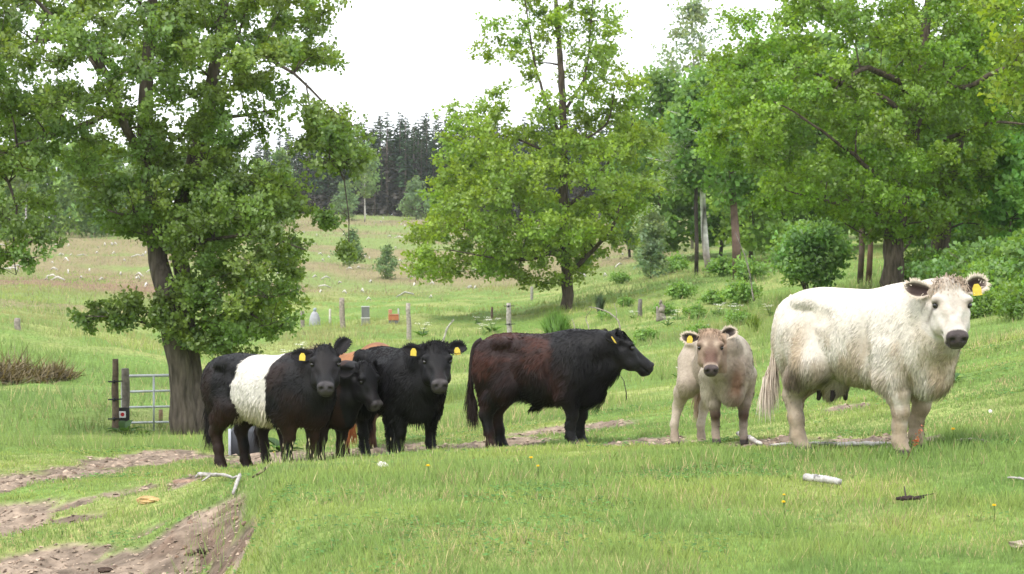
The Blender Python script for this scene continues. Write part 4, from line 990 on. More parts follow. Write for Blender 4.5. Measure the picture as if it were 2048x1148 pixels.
c[:, :3] = np.array([.82, .80, .77]) * (1 - k) + np.array([.05, .045, .04]) * k; c[:, :3] = c[:, :3] * (1 - lo * .8) + np.array([.14, .09, .075]) * lo * .8
me.attributes['col'].data.foreach_set('color', c.ravel())
small_tree('aspen_tree', 'tall pale grey-green tree rising thin above the wood', gpoint(1385, 120), 14.6, 5.2, (.125, .165, .095), 161, 150, .20, 5, (.25, .23, .2), .28, dens=.9)
small_tree('alder_tree', 'dark-stemmed tree standing just left of the white birch', gpoint(1392, 83), 8.0, 3.4, (.075, .14, .035), 162, 60, .22, 7, (.05, .04, .035), .46, rad=.12)
small_tree('birch_tree', 'young tree with a thin brown stem right of the white birch', gpoint(1474, 78), 7.0, 3.6, (.075, .145, .032), 163, 60, .22, 7, (.15, .10, .085), .42, lean=-.06, rad=.16)
A1 = small_tree('alder_tree', 'full mid-green tree behind the bright centre oak on its right', gpoint(1320, 102), 9.6, 5.6, (.075, .135, .032), 164, 95, .26, 8, (.08, .065, .055), .10)
A2 = small_tree('alder_tree', 'yellowish young tree at the wood edge right of the birch stem', gpoint(1500, 92), 8.6, 5.0, (.095, .155, .03), 165, 85, .25, 8, (.1, .08, .06), .08)
WOOD = 'trees of the wood behind the oaks'
for i, (px, D, s, k) in enumerate([(1560, 96, 1.0, 1), (1440, 104, 1.05, 0), (1640, 98, 1.1, 0), (1720, 104, 1.1, 1), (1800, 96, 1.0, 0), (1870, 104, 1.15, 1), (1950, 94, 1.05, 0), (2030, 100, 1.15, 1), (2110, 92, 1.1, 0), (2210, 100, 1.2, 1), (1260, 122, .9, 0), (1600, 120, 1.3, 1), (1760, 122, 1.35, 0), (1920, 124, 1.4, 1), (2090, 122, 1.4, 0), (2280, 104, 1.2, 1), (1520, 128, 1.3, 0)]):
    put(A1 if k == 0 else A2, px, D, s, i * 1.7, 'leafy tree of the dim wood behind the spreading oaks', WOOD)
# wood on the left beyond the heath
LW = 'trees along the far left edge of the heath'
B1 = small_tree('birch_tree', 'young birch along the far left edge of the heath', gpoint(110, 168), 8.2, 5.2, (.105, .165, .045), 171, 60, .36, 6, (.3, .27, .23), .05, LW)
B2 = small_tree('birch_tree', 'young birch along the far left edge of the heath', gpoint(30, 178), 9.5, 5.6, (.080, .130, .040), 172, 60, .36, 6, (.2, .17, .15), .05, LW)
for i, (px, D, s) in enumerate([(-60, 172, 1), (-130, 170, 1.1), (70, 185, 1.05), (150, 180, 1.0), (190, 170, .8), (230, 186, 1.0), (270, 172, .75), (320, 190, .95), (370, 178, .75), (420, 196, .9), (470, 200, .9), (520, 205, .8), (-200, 180, 1.1), (10, 166, .7), (300, 210, 1.1), (180, 205, 1.2), (400, 215, 1.1), (60, 205, 1.2), (560, 214, .8)]):
    put(B1 if i % 2 else B2, px, D, s, i * 2.1, 'young birch along the far left edge of the heath', LW)
# pale bare-stemmed trees in front of the spruces, and young growth on the heath
small_tree('birch_tree', 'slender pale-stemmed birch standing in front of the spruces', gpoint(730, 232), 9.0, 4.6, (.10, .15, .06), 181, 50, .30, 6, (.42, .40, .36), .35, rad=.11)
small_tree('birch_tree', 'thin pale stem at the far left edge of the heath', gpoint(52, 160), 6.4, 2.6, (.08, .12, .045), 182, 26, .28, 5, (.42, .40, .38), .55, rad=.10)
S1 = small_tree('sapling', 'blue-green sapling on the heath below the spruces', gpoint(700, 128), 2.4, 1.9, (.085, .13, .06), 183, 36, .14, 6, (.15, .12, .1), .04, rad=.03)
S2 = put(S1, 772, 118, .85, 1, 'small pale sapling on the heath left of the centre oak'); put(S1, 832, 250, 2.2, 2, 'light green young tree at the foot of the spruces')
put(S1, 690, 240, 2.0, 1.3, 'bushy young tree below the pale-stemmed birch'); put(S1, 880, 246, 1.6, .3, 'low young tree at the right foot of the spruces')
small_tree('willow_sapling', 'pale grey-green willow sapling right of the centre oak', gpoint(1302, 86), 2.9, 1.9, (.135, .185, .11), 184, 60, .12, 9, (.15, .12, .1), .08, rad=.03, sprays=9)

# --- spruces
def spruce(label, base, h, wd, seed, bare=.25, group=None, col=(.045, .070, .045)):
    r = rng(seed); base = np.array(base, float); root = thing('spruce_tree', label, 'tree', tuple(base), 0, group)
    tr = Acc(); tr.tube(np.array([[0, 0, -.3], [.05, 0, h * .5], [0, 0, h]]), [.2, .13, .03], 6, (.115, .09, .08)); tr.obj('trunk', M_barkfar, root)
    P, Dn, Nn, L, Wd, C = [], [], [], [], [], []
    z = h * .06
    while z < h * .99:
        t = z / h; rad = wd / 2 * (1 - t) ** .75 * (.55 + .45 * r.random()) + .12; nb = 6 if t > bare else 3
        dead = t < bare * 1.6
        for k in range(nb):
            a = r.random() * 6.28; d = np.array([math.cos(a), math.sin(a), -.25 + .55 * t]); rr = rad * (.6 + .5 * r.random()) * (.75 if dead else 1)
            m = 3
            for j in range(m):
                f = j / m; P.append(np.array([0, 0, z]) + d * rr * f + np.array([0, 0, -.15 * f * f * rr])); dd = d + r.normal(size=3) * .3 + np.array([0, 0, -.15]); Dn.append(dd); Nn.append(np.array([0, 0, 1.]) + r.normal(size=3) * .5)
                L.append(rr * .55 + .15); Wd.append(rr * .16 + .07); C.append((np.array(col) if not dead else np.array([.055, .048, .04])) * (.7 + .6 * r.random()))
        z += h * .026 * (.8 + .5 * r.random())
    P, Dn, Nn = np.array(P), np.array(Dn, float), np.array(Nn); C = np.array(C)
    V, F_, CC, NN = leaf_cards(P, Dn, Nn, np.array(L), np.array(Wd), C, True, norm(P * np.array([1, 1, 0]) + np.array([0, 0, .3])))
    o = mesh_np('crown', V, F_, M_needle, CC, NN, True, root); o['kind'] = 'stuff'; return root
SPG = 'spruces of the dark forest on the skyline'
SL = 'dark spruce in the forest on the skyline behind the heath'
protos = [spruce(SL, gpoint(px, 275), 13.2, 4.3, 200 + i, .2 + .1 * (i % 3), SPG, c) for i, (px, c) in enumerate([(800, (.042, .082, .036)), (836, (.034, .066, .032)), (870, (.050, .088, .036)), (760, (.056, .082, .042)), (640, (.036, .070, .034))])]
r = rng(210); n = 0
for row, (D, step) in enumerate([(268, 14), (276, 12), (284, 14), (296, 13)]):
    px = 500
    while px < 1480:
        px += step * (.6 + .8 * r.random())
        if n < 285:
            hgt = np.interp(px, [500, 600, 740, 760, 900, 1000, 1500], [.80, .84, .86, .98, 1.0, 1.0, .95]) * (.70 + .42 * r.random())
            put(protos[int(r.integers(5))], px, D + r.random() * 6, hgt, r.random() * 6, SL, SPG, hgt); n += 1

# --- shrubs
def shrub(name, label, base, h, wd, col, seed, n=40, leaf=.09, lp=9, group=None, stems=6, sprays=9, cat='shrub', bark=(.10, .08, .06), four=True, low=.25, mat=None):
    r = rng(seed); base = np.array(base, float); pts = []
    while len(pts) < n:
        q = r.random(3) * 2 - 1
        if (q ** 2).sum() > 1: continue
        pts.append(base + np.array([q[0] * wd / 2, q[1] * wd / 2, h * (low + (1 - low) * (.46 + .46 * q[2]))]))
    limbs = [([base + np.array([0, 0, -.05]), base + np.array([(r.random() - .5) * wd * .3, (r.random() - .5) * wd * .3, h * .35]), base + np.array([(r.random() - .5) * wd * .7, (r.random() - .5) * wd * .7, h * .8])], [.035, .025, .008]) for _ in range(stems)]
    return build_tree(name, label, base, limbs, np.array(pts), wd * .14, lp, leaf, col, seed, bark, group, sprays, four, cat, .7, False, mat or M_leaf, .22, .5)
D = 58.0
shrub('elder_bush', 'round dark-stemmed bush behind the back of the white cow', gpoint(1622, D), 2.25, 2.1, (.098, .180, .048), 221, 70, .13, 10, stems=11, sprays=10, low=.24)
U1 = shrub('bramble_bush', 'low bramble bush at the wood edge behind the white cow', gpoint(1850, 54), 1.0, 2.0, (.088, .155, .030), 222, 45, .11, 8, 'undergrowth behind the white cow', four=False, low=.02, stems=4)
U2 = shrub('bramble_bush', 'low bramble bush at the wood edge behind the white cow', gpoint(1960, 44), 1.2, 1.9, (.070, .130, .028), 223, 45, .11, 8, 'undergrowth behind the white cow', four=False, low=.02, stems=4)
for i, (px, D, s) in enumerate([(1900, 49, .9), (1990, 40, .75), (2030, 35, .7), (2060, 32, .65), (2010, 48, 1.0), (2070, 44, 1.1), (1940, 58, 1.2), (2040, 58, 1.4), (2100, 37, 1.0), (1990, 64, 1.5), (2090, 64, 1.6), (1975, 34, .5)]):
    put(U1 if i % 2 else U2, px, D, s, i * 1.9, 'low bramble bush at the wood edge behind the white cow', 'undergrowth behind the white cow')
T1 = small_tree('alder_tree', 'slim young tree in the undergrowth at the right edge', gpoint(2020, 52), 3.8, 2.2, (.080, .165, .036), 224, 55, .15, 9, (.1, .08, .06), .15, rad=.04, sprays=9)
for i, (px, D, s) in enumerate([(1960, 60, 1.0), (2080, 58, 1.2), (1900, 66, 1.1), (1850, 64, .8)]): put(T1, px, D, s, i * 2.2, 'slim young tree in the undergrowth behind the white cow', 'slim young trees behind the white cow')
small_tree("oak_tree", 'slim grey-stemmed oak, the left one of a close pair, left of the spreading oak', gpoint(1722, 64), 6.5, 3.0, (.085, .145, .022), 225, 40, .18, 9, (.095, .07, .055), .45, rad=.12)
small_tree("oak_tree", 'slim red-brown-stemmed oak, the right one of a close pair, left of the spreading oak', gpoint(1737, 63), 6.3, 3.0, (.085, .145, .022), 226, 40, .18, 9, (.12, .075, .055), .45, rad=.12)
SH = 'small leafy bushes on the rough ground below the wood'
U3 = shrub('small_bush', 'small leafy bush on the rough ground below the wood', gpoint(1480, 62), .8, 1.0, (.105, .185, .040), 227, 26, .10, 7, SH, four=False, low=.02, stems=3)
for i, (px, D, s) in enumerate([(1360, 70, .9), (1430, 66, .75), (1390, 58, .6), (1330, 62, .6), (1500, 76, 1.2), (1250, 70, .5), (1450, 80, 1.2), (1350, 90, 1.2), (1240, 84, .7), (1210, 66, .5), (1290, 50, .5), (1250, 46, .45), (1400, 48, .55), (1480, 50, .6)]):
    put(U3, px, D, s, i * 1.3, 'small leafy bush on the rough ground below the wood', SH)

# tell the bushes apart by their place in the row
ORD = ['leftmost', 'second', 'third', 'fourth', 'fifth', 'sixth', 'seventh', 'eighth', 'ninth', 'tenth', 'eleventh', 'twelfth', 'thirteenth', 'fourteenth', 'fifteenth', 'sixteenth', 'seventeenth', 'eighteenth', 'nineteenth', 'twentieth']
for grp, fmt in ((SH, '%s from the left of the small leafy bushes on the rough ground below the wood'), ('undergrowth behind the white cow', '%s from the left of the bramble bushes behind the white cow'), ('slim young trees behind the white cow', '%s from the left of the slim young trees behind the white cow')):
    g = sorted([o for o in sc.objects if o.get('group') == grp], key=lambda o: o.location.x / o.location.y)
    for k, o in enumerate(g): o['label'] = (fmt % ORD[k]).replace('leftmost from the left', 'leftmost') if k < len(g) - 1 else fmt.replace('%s from the left', 'rightmost')
# ------------------------------------------------------------------ grass and herbs
M_grass = mat_leaf('grass_blade', .30, .03, .5)
def blades(x, y, h, hw, col, r, lean=.45, up=.75, tipcol=1.12, single=False):
    n = len(x); z = H(x, y) - .008
    a = r.random(n) * 2 * math.pi; d = np.stack([np.cos(a), np.sin(a)], -1); l = lean * (.3 + r.random(n))
    b = np.stack([x, y, z], -1); w_ = np.stack([-d[:, 1], d[:, 0], 0 * a], -1) * hw[:, None]
    # most blades show some width to every side: turn the flat partly
    t = r.random(n) * math.pi; w_ = np.stack([np.cos(t), np.sin(t) * .5, 0 * t], -1) * hw[:, None]
    m = b + np.stack([d[:, 0] * l * h * .3, d[:, 1] * l * h * .3, h * .6], -1)
    tip = b + np.stack([d[:, 0] * l * h, d[:, 1] * l * h, h * (1 - .25 * l)], -1)
    fn = np.cross(w_, m - b); fn = norm(fn); s = np.where(fn[:, 1] > 0, -1, 1); flip = s < 0
    nn = norm(fn * s[:, None] * .5 + np.array([0, 0, up]) + (r.random((n, 3)) - .5) * .5)
    if single: v = np.stack([b - w_, b + w_, tip], 1); k = 3; f3 = np.arange(n)[:, None] * 3 + np.array([[0, 1, 2]]); fl = [f3]
    else:
        m = b * .42 + tip * .58 + (m - b * .42 - tip * .58) * np.minimum(1, .8 * hw / np.maximum(np.linalg.norm(m - b * .42 - tip * .58, axis=1), 1e-6))[:, None]; v = np.stack([b - w_, b + w_, m + w_ * .7, tip], 1); k = 4; i = np.arange(n)[:, None] * 4
        fl = [i + np.array([[0, 1, 2]]), i + np.array([[0, 2, 3]])]
    for f_ in fl: f_[flip] = f_[flip][:, ::-1]
    cc = np.stack([col * .92, col * .92, col * tipcol] if single else [col * .92, col * .92, col, col * tipcol], 1).reshape(-1, 3)
    return v.reshape(-1, 3), fl, cc, np.repeat(nn, k, 0)
def scatter(n, y0, y1, pw, r, half=.285):
    """n points in the wedge of ground in view, thinning out with distance"""
    t = r.random(n); e = 2 - pw
    y = (y0 ** e + t * (y1 ** e - y0 ** e)) ** (1 / e); x = (r.random(n) * 2 - 1) * half * y
    return x, y
def sward_colour(x, y, r):
    P = np.stack([x, y], -1); n = len(x)
    g = np.array([.165, .250, .052]); l = np.array([.225, .295, .060]); s = np.array([.42, .36, .17]); dk = np.array([.095, .195, .038])
    k1 = sstep(.38, .66, fbm(P, .9, 4, 71)); k2 = fbm(P, .35, 3, 73)
    c = g[None] * (1 - k1[:, None]) + l[None] * k1[:, None]
    k3 = sstep(.5, .68, fbm(P, .6, 3, 79))[:, None] * .5; c = c * (1 - k3) + dk * k3
    dry = (r.random(n) < (.03 + .17 * sstep(.50, .68, fbm(P, 1.3, 4, 77)) + .08 * sstep(.4, .6, k2)))[:, None]
    c = np.where(dry, s * (.6 + .5 * r.random((n, 1))), c)
    return c * (.72 + .56 * r.random((n, 1)))
r = rng(301)
x, y = scatter(420000, 8.7, 27.5, 1.5, r, .305)
sm = sand_mask(x, y); P = np.stack([x, y], -1); keep = r.random(len(x)) > np.clip(sm * 1.25 - .08, 0, .985)
x, y = x[keep], y[keep]; P = P[keep]; sm = sm[keep]
tuft = sstep(.45, .75, fbm(P, 2.6, 3, 81)); big = fbm(P, .5, 3, 83)
crest = np.exp(-((y - (15.3 + .15 * x)) / 1.3) ** 2) * sstep(-2.6, -1.2, x) * sstep(7, 4.5, x)
h = (.026 + .050 * tuft + .030 * big + .035 * crest) * (.5 + .8 * r.random(len(x)) + .6 * (r.random(len(x)) > .94)) * (1 - .55 * sm) + .05 * sstep(.66, .8, fbm(P, 4.5, 2, 85)) * (1 - sm) * r.random(len(x))
h *= np.interp(y, [8, 15.5, 17, 28], [1.05, 1.05, .75, .7]); 
hw = .0021 * (y / 10) ** .9 * (.7 + .6 * r.random(len(x)))
v, f, c, nn = blades(x, y, h, hw, sward_colour(x, y, r), r)
o = mesh_np('grass', v, f, M_grass, c, nn); tag(o, 'short trodden pasture grass around and in front of the cattle', 'grass', kind='stuff')
# low broad-leaved weeds: clover, plantain and silverweed pressed into the sward
r = rng(311); x, y = scatter(60000, 8.7, 27, 1.4, r); P = np.stack([x, y], -1); k = (sstep(.52, .66, fbm(P, 1.1, 3, 313)) * (1 - sand_mask(x, y))) > r.random(len(x)); x, y = x[k], y[k]; n = len(x)
a_ = r.random(n) * 6.283; L = (.014 + .022 * r.random(n)) * (y / 12) ** .5; d = np.stack([np.cos(a_), np.sin(a_), .25 + 0 * a_], -1) * L[:, None]; sd = np.stack([-np.sin(a_), np.cos(a_), 0 * a_], -1) * (L * .42)[:, None]; b = np.stack([x, y, H(x, y) + .012 + .03 * r.random(n)], -1)
v = np.stack([b, b + d * .6 + sd, b + d, b + d * .6 - sd], 1).reshape(-1, 3); i = np.arange(n)[:, None] * 4
c = np.array([.085, .19, .045]) * (.6 + .9 * r.random((n, 1)))
o = mesh_np('clover', v, [i + np.array([[0, 3, 2]]), i + np.array([[0, 2, 1]])], M_grass, np.repeat(c, 4, 0), np.tile(np.array([0, -.2, 1.]), (4 * n, 1))); tag(o, 'low clover and plantain leaves patched through the pasture', 'clover', kind='stuff')
# taller stalks with seed heads along the crest by the belted cow
r = rng(302); n = 900
x = r.normal(-1.55, .75, n); y = 15.6 + r.normal(0, .45, n) ; k = (x > -2.5) & (x < .6); x, y = x[k], y[k]
h = .13 + .20 * r.random(len(x)) ** 2
v1, f1, c1, n1 = blades(x, y, h, np.full(len(x), .0024), np.array([.19, .27, .07]) * (.6 + .7 * r.random((len(x), 1))), r, .35)
ac = Acc(); ac.add(v1, f1, c1, n1)
hd = r.random(len(x)) < .10; tp = v1.reshape(-1, 4, 3)[hd][:, 3]; ac2 = Acc()
m = len(tp); wv = np.stack([np.ones(m), np.zeros(m), np.zeros(m)], -1) * .0035; up = np.array([0, 0, .028])
v2 = np.stack([tp - up * .6, tp - wv, tp + up * .7, tp + wv], 1).reshape(-1, 3); i = np.arange(m)[:, None] * 4
ac.add(v2, i + np.array([[0, 3, 2, 1]]), np.repeat(np.array([.36, .33, .18]) * (.7 + .5 * r.random((m, 1))), 4, 0), np.tile(np.array([0, -.6, .8]), (4 * m, 1)))
o = ac.obj('seeding_grass', M_grass); tag(o, 'tall seeding grass stalks along the crest in front of the belted cow', 'grass', kind='stuff')
# meadow behind the herd
r = rng(303)
x, y = scatter(190000, 26.5, 105, 1.55, r, .36)
P = np.stack([x, y], -1); tuft = fbm(P, .35, 4, 91); px = 1024 + F * x / y
lawn = sstep(.55, .35, tuft) * (y < 46) * sstep(1000, 700, px)
h = (.08 + .26 * sstep(.4, .7, tuft)) * (.5 + .9 * r.random(len(x))) * (1 - .55 * lawn); h = np.where(px > 1300, h * 1.1, h); h *= np.interp(y, [26, 50, 70, 105], [.75, 1, .8, .5])
hw = .0062 * (y / 30) ** .95 * (.7 + .6 * r.random(len(x)))
c = sward_colour(x * .25, y * .25, r) * .95
rough = (sstep(.5, .7, fbm(P, .13, 3, 93)) * .5 * sstep(40, 60, y))[:, None]; c = c * (1 - rough) + np.array([.25, .22, .09]) * rough
v, f, cc, nn = blades(x, y, h, hw, c, r, .5, single=True)
o = mesh_np('meadow_grass', v, f, M_grass, cc, nn); tag(o, 'longer rough meadow grass on the slope behind the cattle', 'grass', kind='stuff')
# heather and dead grass on the far heath
r = rng(304); x, y = scatter(56000, 66, 262, 1.0, r, .36)
P = np.stack([x, y], -1); px = 1024 + F * x / y; k = (px < 1420) & (y > np.interp(px, [200, 700], [66, 100])); x, y, P = x[k], y[k], P[k]
a2 = fbm(P, .09, 3, 95)
c = np.where((r.random(len(x)) < .42 + .35 * sstep(.45, .6, a2))[:, None], np.array([.19, .245, .075]), np.array([.25, .20, .12])) * (.7 + .6 * r.random((len(x), 1)))
bd_ = (np.exp(-((y - 92 - 14 * (a2 - .5)) / 8) ** 2) * (px[k] < 900) > r.random(len(x)) * .9)[:, None]; c = np.where(bd_, np.array([.225, .145, .105]) * (.7 + .6 * r.random((len(x), 1))), c)
h = (.12 + .28 * r.random(len(x))) * (.6 + .8 * fbm(P, .2, 2, 97)); hw = .010 * (y / 60) * (.8 + .6 * r.random(len(x)))
v, f, cc, nn = blades(x, y, h, hw, c, r, .7, single=True)
o = mesh_np('heath_growth', v, f, M_grass, cc, nn); tag(o, 'dead grass and heather tufts covering the far heath hill', 'heather', kind='stuff')
# ------------------------------------------------------------------ gate, posts, hives, branches, flowers
M_wood = mat_pbr('weathered_wood', .9, .15, .35, 14., .006, 40)
M_metal = mat_pbr('galvanised_steel', .42, .5, .12, 8.); 
for n in M_metal.node_tree.nodes:
    if n.type == 'BSDF_PRINCIPLED': n.inputs['Metallic'].default_value = .6
M_paint = mat_pbr('painted_board', .55, .3, .12, 9.)
M_dead = mat_pbr('dead_wood', .85, .2, .3, 18., .004, 60)
M_stone = mat_pbr('stone', .9, .2, .35, 14., .01, 40)
M_cloth = mat_pbr('sheeting', .6, .3, .15, 10.)
M_petal = mat_leaf('petal', .3, .03)
def hpt(px, py, lo=6., hi=400.):
    D = ground_hit(px, py, lo, hi); p = W(px, py, D); p[2] = float(H(np.array(p[0]), np.array(D))); return p, D

# gate
D = 34.2; s = D / F
def G(px, py): return W(px, py, D)
o0 = G(247, 872); o0[2] = float(H(o0[0], o0[1]))
gate = thing('gate', 'galvanised tubular field gate standing closed beside the big oak', 'gate', tuple(o0))
steel = (.50, .52, .54)
fr_ = Acc(); fr_.tube(bez([G(245, 878), G(245, 830), G(245, 770), G(247.5, 757), G(256, 752.5), G(330, 751), G(402, 749)], 30) - o0, np.full(30, .024), 8, steel); fr_.obj('frame', M_metal, gate)
for yl, yr in ((784, 780), (815, 812), (846, 843), (877, 873)):
    a = Acc(); a.tube(np.array([G(245, yl), G(320, (yl + yr) / 2), G(402, yr)]) - o0, [.019] * 3, 8, steel); a.obj('rail', M_metal, gate)
for pxv in (308, 360):
    a = Acc(); a.tube(np.array([G(pxv, 752), G(pxv, 815), G(pxv, 876)]) - o0 + np.array([0, -.02, 0]), [.017] * 3, 8, steel); a.obj('brace', M_metal, gate)

def post(px, ytop, ybot, wpx, label, col=(.20, .165, .13), lean=0., name='fence_post', D=None, insul=(), group='posts of the pasture fences', ptop=None, cap=None):
    if D is None: p, D = hpt(px, ybot, 25)
    else: p = W(px, ybot, D); p[2] = float(H(np.array(p[0]), np.array(D)))
    t = W(px + lean, ytop, D); hgt = t[2] - p[2]; rad = wpx / 2 * D / F
    root = thing(name, label, 'fence post', tuple(p), 0, group)
    a = Acc(); n = 7; zz = np.linspace(-.25, hgt, n); r = rng(int(px))
    pts = np.stack([np.linspace(0, t[0] - p[0], n) + (r.random(n) - .5) * rad * .3, (r.random(n) - .5) * rad * .3, zz], -1)
    a.tube(pts, rad * np.array([1.05, 1.05, 1, 1, .98, .97, .88]), 9, np.array(col), .08, int(px)); a.obj('shaft', M_wood, root)
    for f_ in insul:
        b = Acc(); q = np.array([(t[0] - p[0]) * f_, -rad, hgt * f_]); b.tube([q + np.array([-rad * 1.8, 0, .0]), q, q + np.array([rad * 2.4, -.02, .01])], [.012, .016, .010], 6, (.02, .02, .022)); b.tube([q + np.array([0, -.01, -.03]), q + np.array([0, -.015, .03])], [.016, .016], 6, (.02, .02, .022)); b.obj('insulator', M_paint, root)
    return root, p, D
post(230, 718, 866, 14, 'tall brown wooden post left of the metal gate', (.13, .095, .07), D=33.6, insul=(.70, .46, .2), group=None, name='gate_post')
rt, p, D = post(251, 737, 869, 17, 'grey gate post with a black board and small red dot sign', (.21, .185, .16), D=33.9, group=None, name='gate_post')
def board(parent, o, px0, py0, px1, py1, D, name, col, mat, th=.03):
    A, B = W(px0, py1, D), W(px1, py0, D); a = Acc(); a.box(((A[0] + B[0]) / 2 - o[0], D - o[1], (A[2] + B[2]) / 2 - o[2]), (B[0] - A[0], th, B[2] - A[2]), col, 0, .006); return a.obj(name, mat, parent, smooth=False)
bd = board(rt, p, 237, 815, 259, 869, D - .13, 'board', (.022, .022, .024), M_paint)
sg = board(rt, p, 238, 822.5, 251.5, 835.5, D - .155, 'sign', (.80, .80, .80), M_paint, .012)
a = Acc(); cc = W(245, 829, D - .165) - p; th = np.linspace(0, 2 * math.pi, 21)[:-1]
rim = np.stack([np.cos(th) * .031, 0 * th, np.sin(th) * .031], -1) + cc; a.add(np.vstack([rim, rim + np.array([0, .004, 0]), cc[None]]), [np.array([[40, (k + 1) % 20, k] for k in range(20)]), np.array([[k, (k + 1) % 20, 20 + (k + 1) % 20, 20 + k] for k in range(20)])], (.55, .02, .03)); a.obj('red_dot', M_paint, rt, smooth=False)
post(321, 819, 877, 9, 'short brown post seen through the bars of the metal gate', (.22, .15, .10), D=35.5, group=None)
post(35, 637, 690, 13, 'grey post with a dark cap on top of the grassy bank at the far left', (.24, .21, .18), D=53)
post(605, 622, 655, 8, 'short post just right of the big oak\'s lower leaves', (.22, .19, .17))
post(686, 596, 655, 11, 'tall grey post left of the grey beehive', (.27, .23, .19), lean=-2)
post(660, 618, 640, 5, 'small whitish post left of the tall grey post', (.50, .47, .42))
post(819, 606, 680, 10, 'lichen-spotted tilted post right of the orange beehive', (.30, .27, .23), lean=-3)
post(1020, 606, 690, 10, 'pale grey post behind the back of the black bull', (.33, .30, .27), lean=-3, D=60, insul=(.93, .5))
post(984, 614, 640, 5, 'thin brownish post left of the pale grey one behind the bull', (.22, .15, .12))
post(1064, 573, 602, 6, 'short far post left of the middle oak trunk', (.27, .25, .22))
post(1280, 598, 634, 9, 'dark grey post in the meadow right of the middle oak', (.15, .135, .125))
post(797, 617, 646, 3.5, 'thin pale rod touching the orange beehive', (.42, .42, .40))
post(148, 636, 650, 5, 'small pale post on the bank left of the big oak', (.42, .40, .37))

# hives
def boxstack(name, label, cat, px, ybot, rows):
    p, D = hpt(px, ybot, 40); s = D / F; root = thing(name, label, cat, tuple(p)); z = -.03
    for nm, w_, h_, col in rows:
        a = Acc(); a.box((0, 0, z + h_ * s / 2), (w_ * s, w_ * s * .95, h_ * s), col, .12, .012); a.obj(nm, M_paint, root, smooth=False); z += h_ * s + .002
    return root, p, s
boxstack('beehive', 'grey beehive with a pale band between its two boxes', 'beehive', 731, 648, [('stand', 17, 5, (.20, .19, .15)), ('lower_box', 16, 11, (.22, .22, .19)), ('band', 18, 2.5, (.50, .50, .47)), ('upper_box', 15.5, 20, (.15, .155, .15)), ('lid', 17, 2, (.36, .37, .36))])
rt, p, s = boxstack('beehive', 'orange beehive with a dark base in the meadow', 'beehive', 787, 648, [('base', 19, 8, (.10, .10, .105)), ('hive_box', 20, 10, (.40, .15, .07)), ('lid', 21, 2, (.36, .13, .06))])
a = Acc(); a.box((-6.5 * s, 0, 24 * s), (7 * s, 8 * s, 8 * s), (.42, .2, .13), .1, .01); a.obj('feeder', M_paint, rt, smooth=False)
# sheeted bundle
p, D = hpt(629, 640, 40); s = D / F; root = thing('sack', 'pale grey sheet draped over a stack beside the fence posts', 'covered stack', tuple(p))
us = np.linspace(0, 1, 10); th = np.arange(16) * math.pi / 8; V = []
for u in us:
    rad = np.interp(u, [0, .5, .8, .93, 1], [12, 10.5, 7, 3.4, .4]) * s
    for k, t in enumerate(th): V.append((math.cos(t) * rad * (1 + .10 * math.sin(5 * t + 1)), math.sin(t) * rad * .8 * (1 + .12 * math.cos(3 * t)), u * 34 * s - .03))
i = np.arange(9)[:, None] * 16; j = np.arange(16)[None]; k2 = (j + 1) % 16
a = Acc(); a.add(np.array(V), np.stack([i + j, i + k2, i + 16 + k2, i + 16 + j], -1).reshape(-1, 4), (.34, .34, .37)); a.obj('sheet', M_cloth, root)
a = Acc(); a.tube([(0, 0, 30 * s), (.02, 0, 36 * s), (0, 0, 37 * s)], [.05, .07, .02], 8, (.28, .33, .37)); a.obj('knot', M_cloth, root)

# water trough between the belted cow's legs
p = gpoint(490, 26.0); root = thing('water_trough', 'dark grey trough seen between the legs of the belted cow', 'trough', tuple(p))
a = Acc(); a.box((0, 0, .14), (.36, .5, .36), (.045, .048, .056), .1, .03); a.obj('tub', M_paint, root)
a = Acc(); a.box((-.165, -.27, .13), (.035, .03, .40), (.42, .45, .50), .1, .006); a.obj('edge_strip', M_paint, root)

# dead branches and bits on the pasture
def on(px, py, up=.0, lo=6.): 
    p, D = hpt(px, py, lo, 60); p[2] += up; return p
def branch(name, label, pts, rad, col, cat='branch', sides=7, twigs=(), seed=0, part='stem', wob=.7):
    P = np.array(pts); o = P[0].copy(); o[2] = float(H(np.array(o[0]), np.array(o[1]))); root = thing(name, label, cat, tuple(o))
    n = 5 * len(P); n = n * (3 if wob < .2 else 1); c = bez(P, n); r = rng(seed + 5); c[1:-1] += (r.random((n - 2, 3)) - .5) * max(rad) * wob
    a = Acc(); tv, tf = tube(c - o, np.interp(np.linspace(0, 1, n), np.linspace(0, 1, len(rad)), rad), sides, .22, seed); nz = fbm(tv + seed, 14, 2, seed)[:, None]; a.add(tv, tf, np.array(col) * np.where(nz > .66, .35, .65 + .6 * nz)); a.obj(part, M_dead, root)
    for q, rr in twigs:
        q = np.array(q); a = Acc(); m = 4 * len(q); a.tube(bez(q, m) - o, np.interp(np.linspace(0, 1, m), np.linspace(0, 1, len(rr)), rr), 6, np.array(col) * .9, .2, seed + 1); a.obj('twig', M_dead, root)
    return root
branch('dead_branch', 'bleached grey branch at the top of the eroded bank, forked at its right end', [on(392, 958, .05), on(405, 964, .07), on(440, 964, .06), on(480, 970, .05)], [.012, .020, .016, .010], (.40, .37, .35), seed=1,
       twigs=[([on(480, 968, .07), on(476, 978, .07), on(466, 992, .05)], [.015, .018, .014]), ([on(420, 965, .06), on(404, 972, .05)], [.012, .006])])
branch('dead_branch', 'mossy twig lying on the grass below the belted cow', [on(505, 966, .04), on(525, 958, .06), on(545, 946, .09)], [.008, .012, .008], (.22, .20, .10), seed=2)
branch('log', 'short white birch log lying in the grass', [on(1608, 969, .05), on(1640, 972, .055), on(1681, 976, .05)], [.024, .024, .023], (.48, .46, .44), 'log', 9, seed=3, wob=.12)
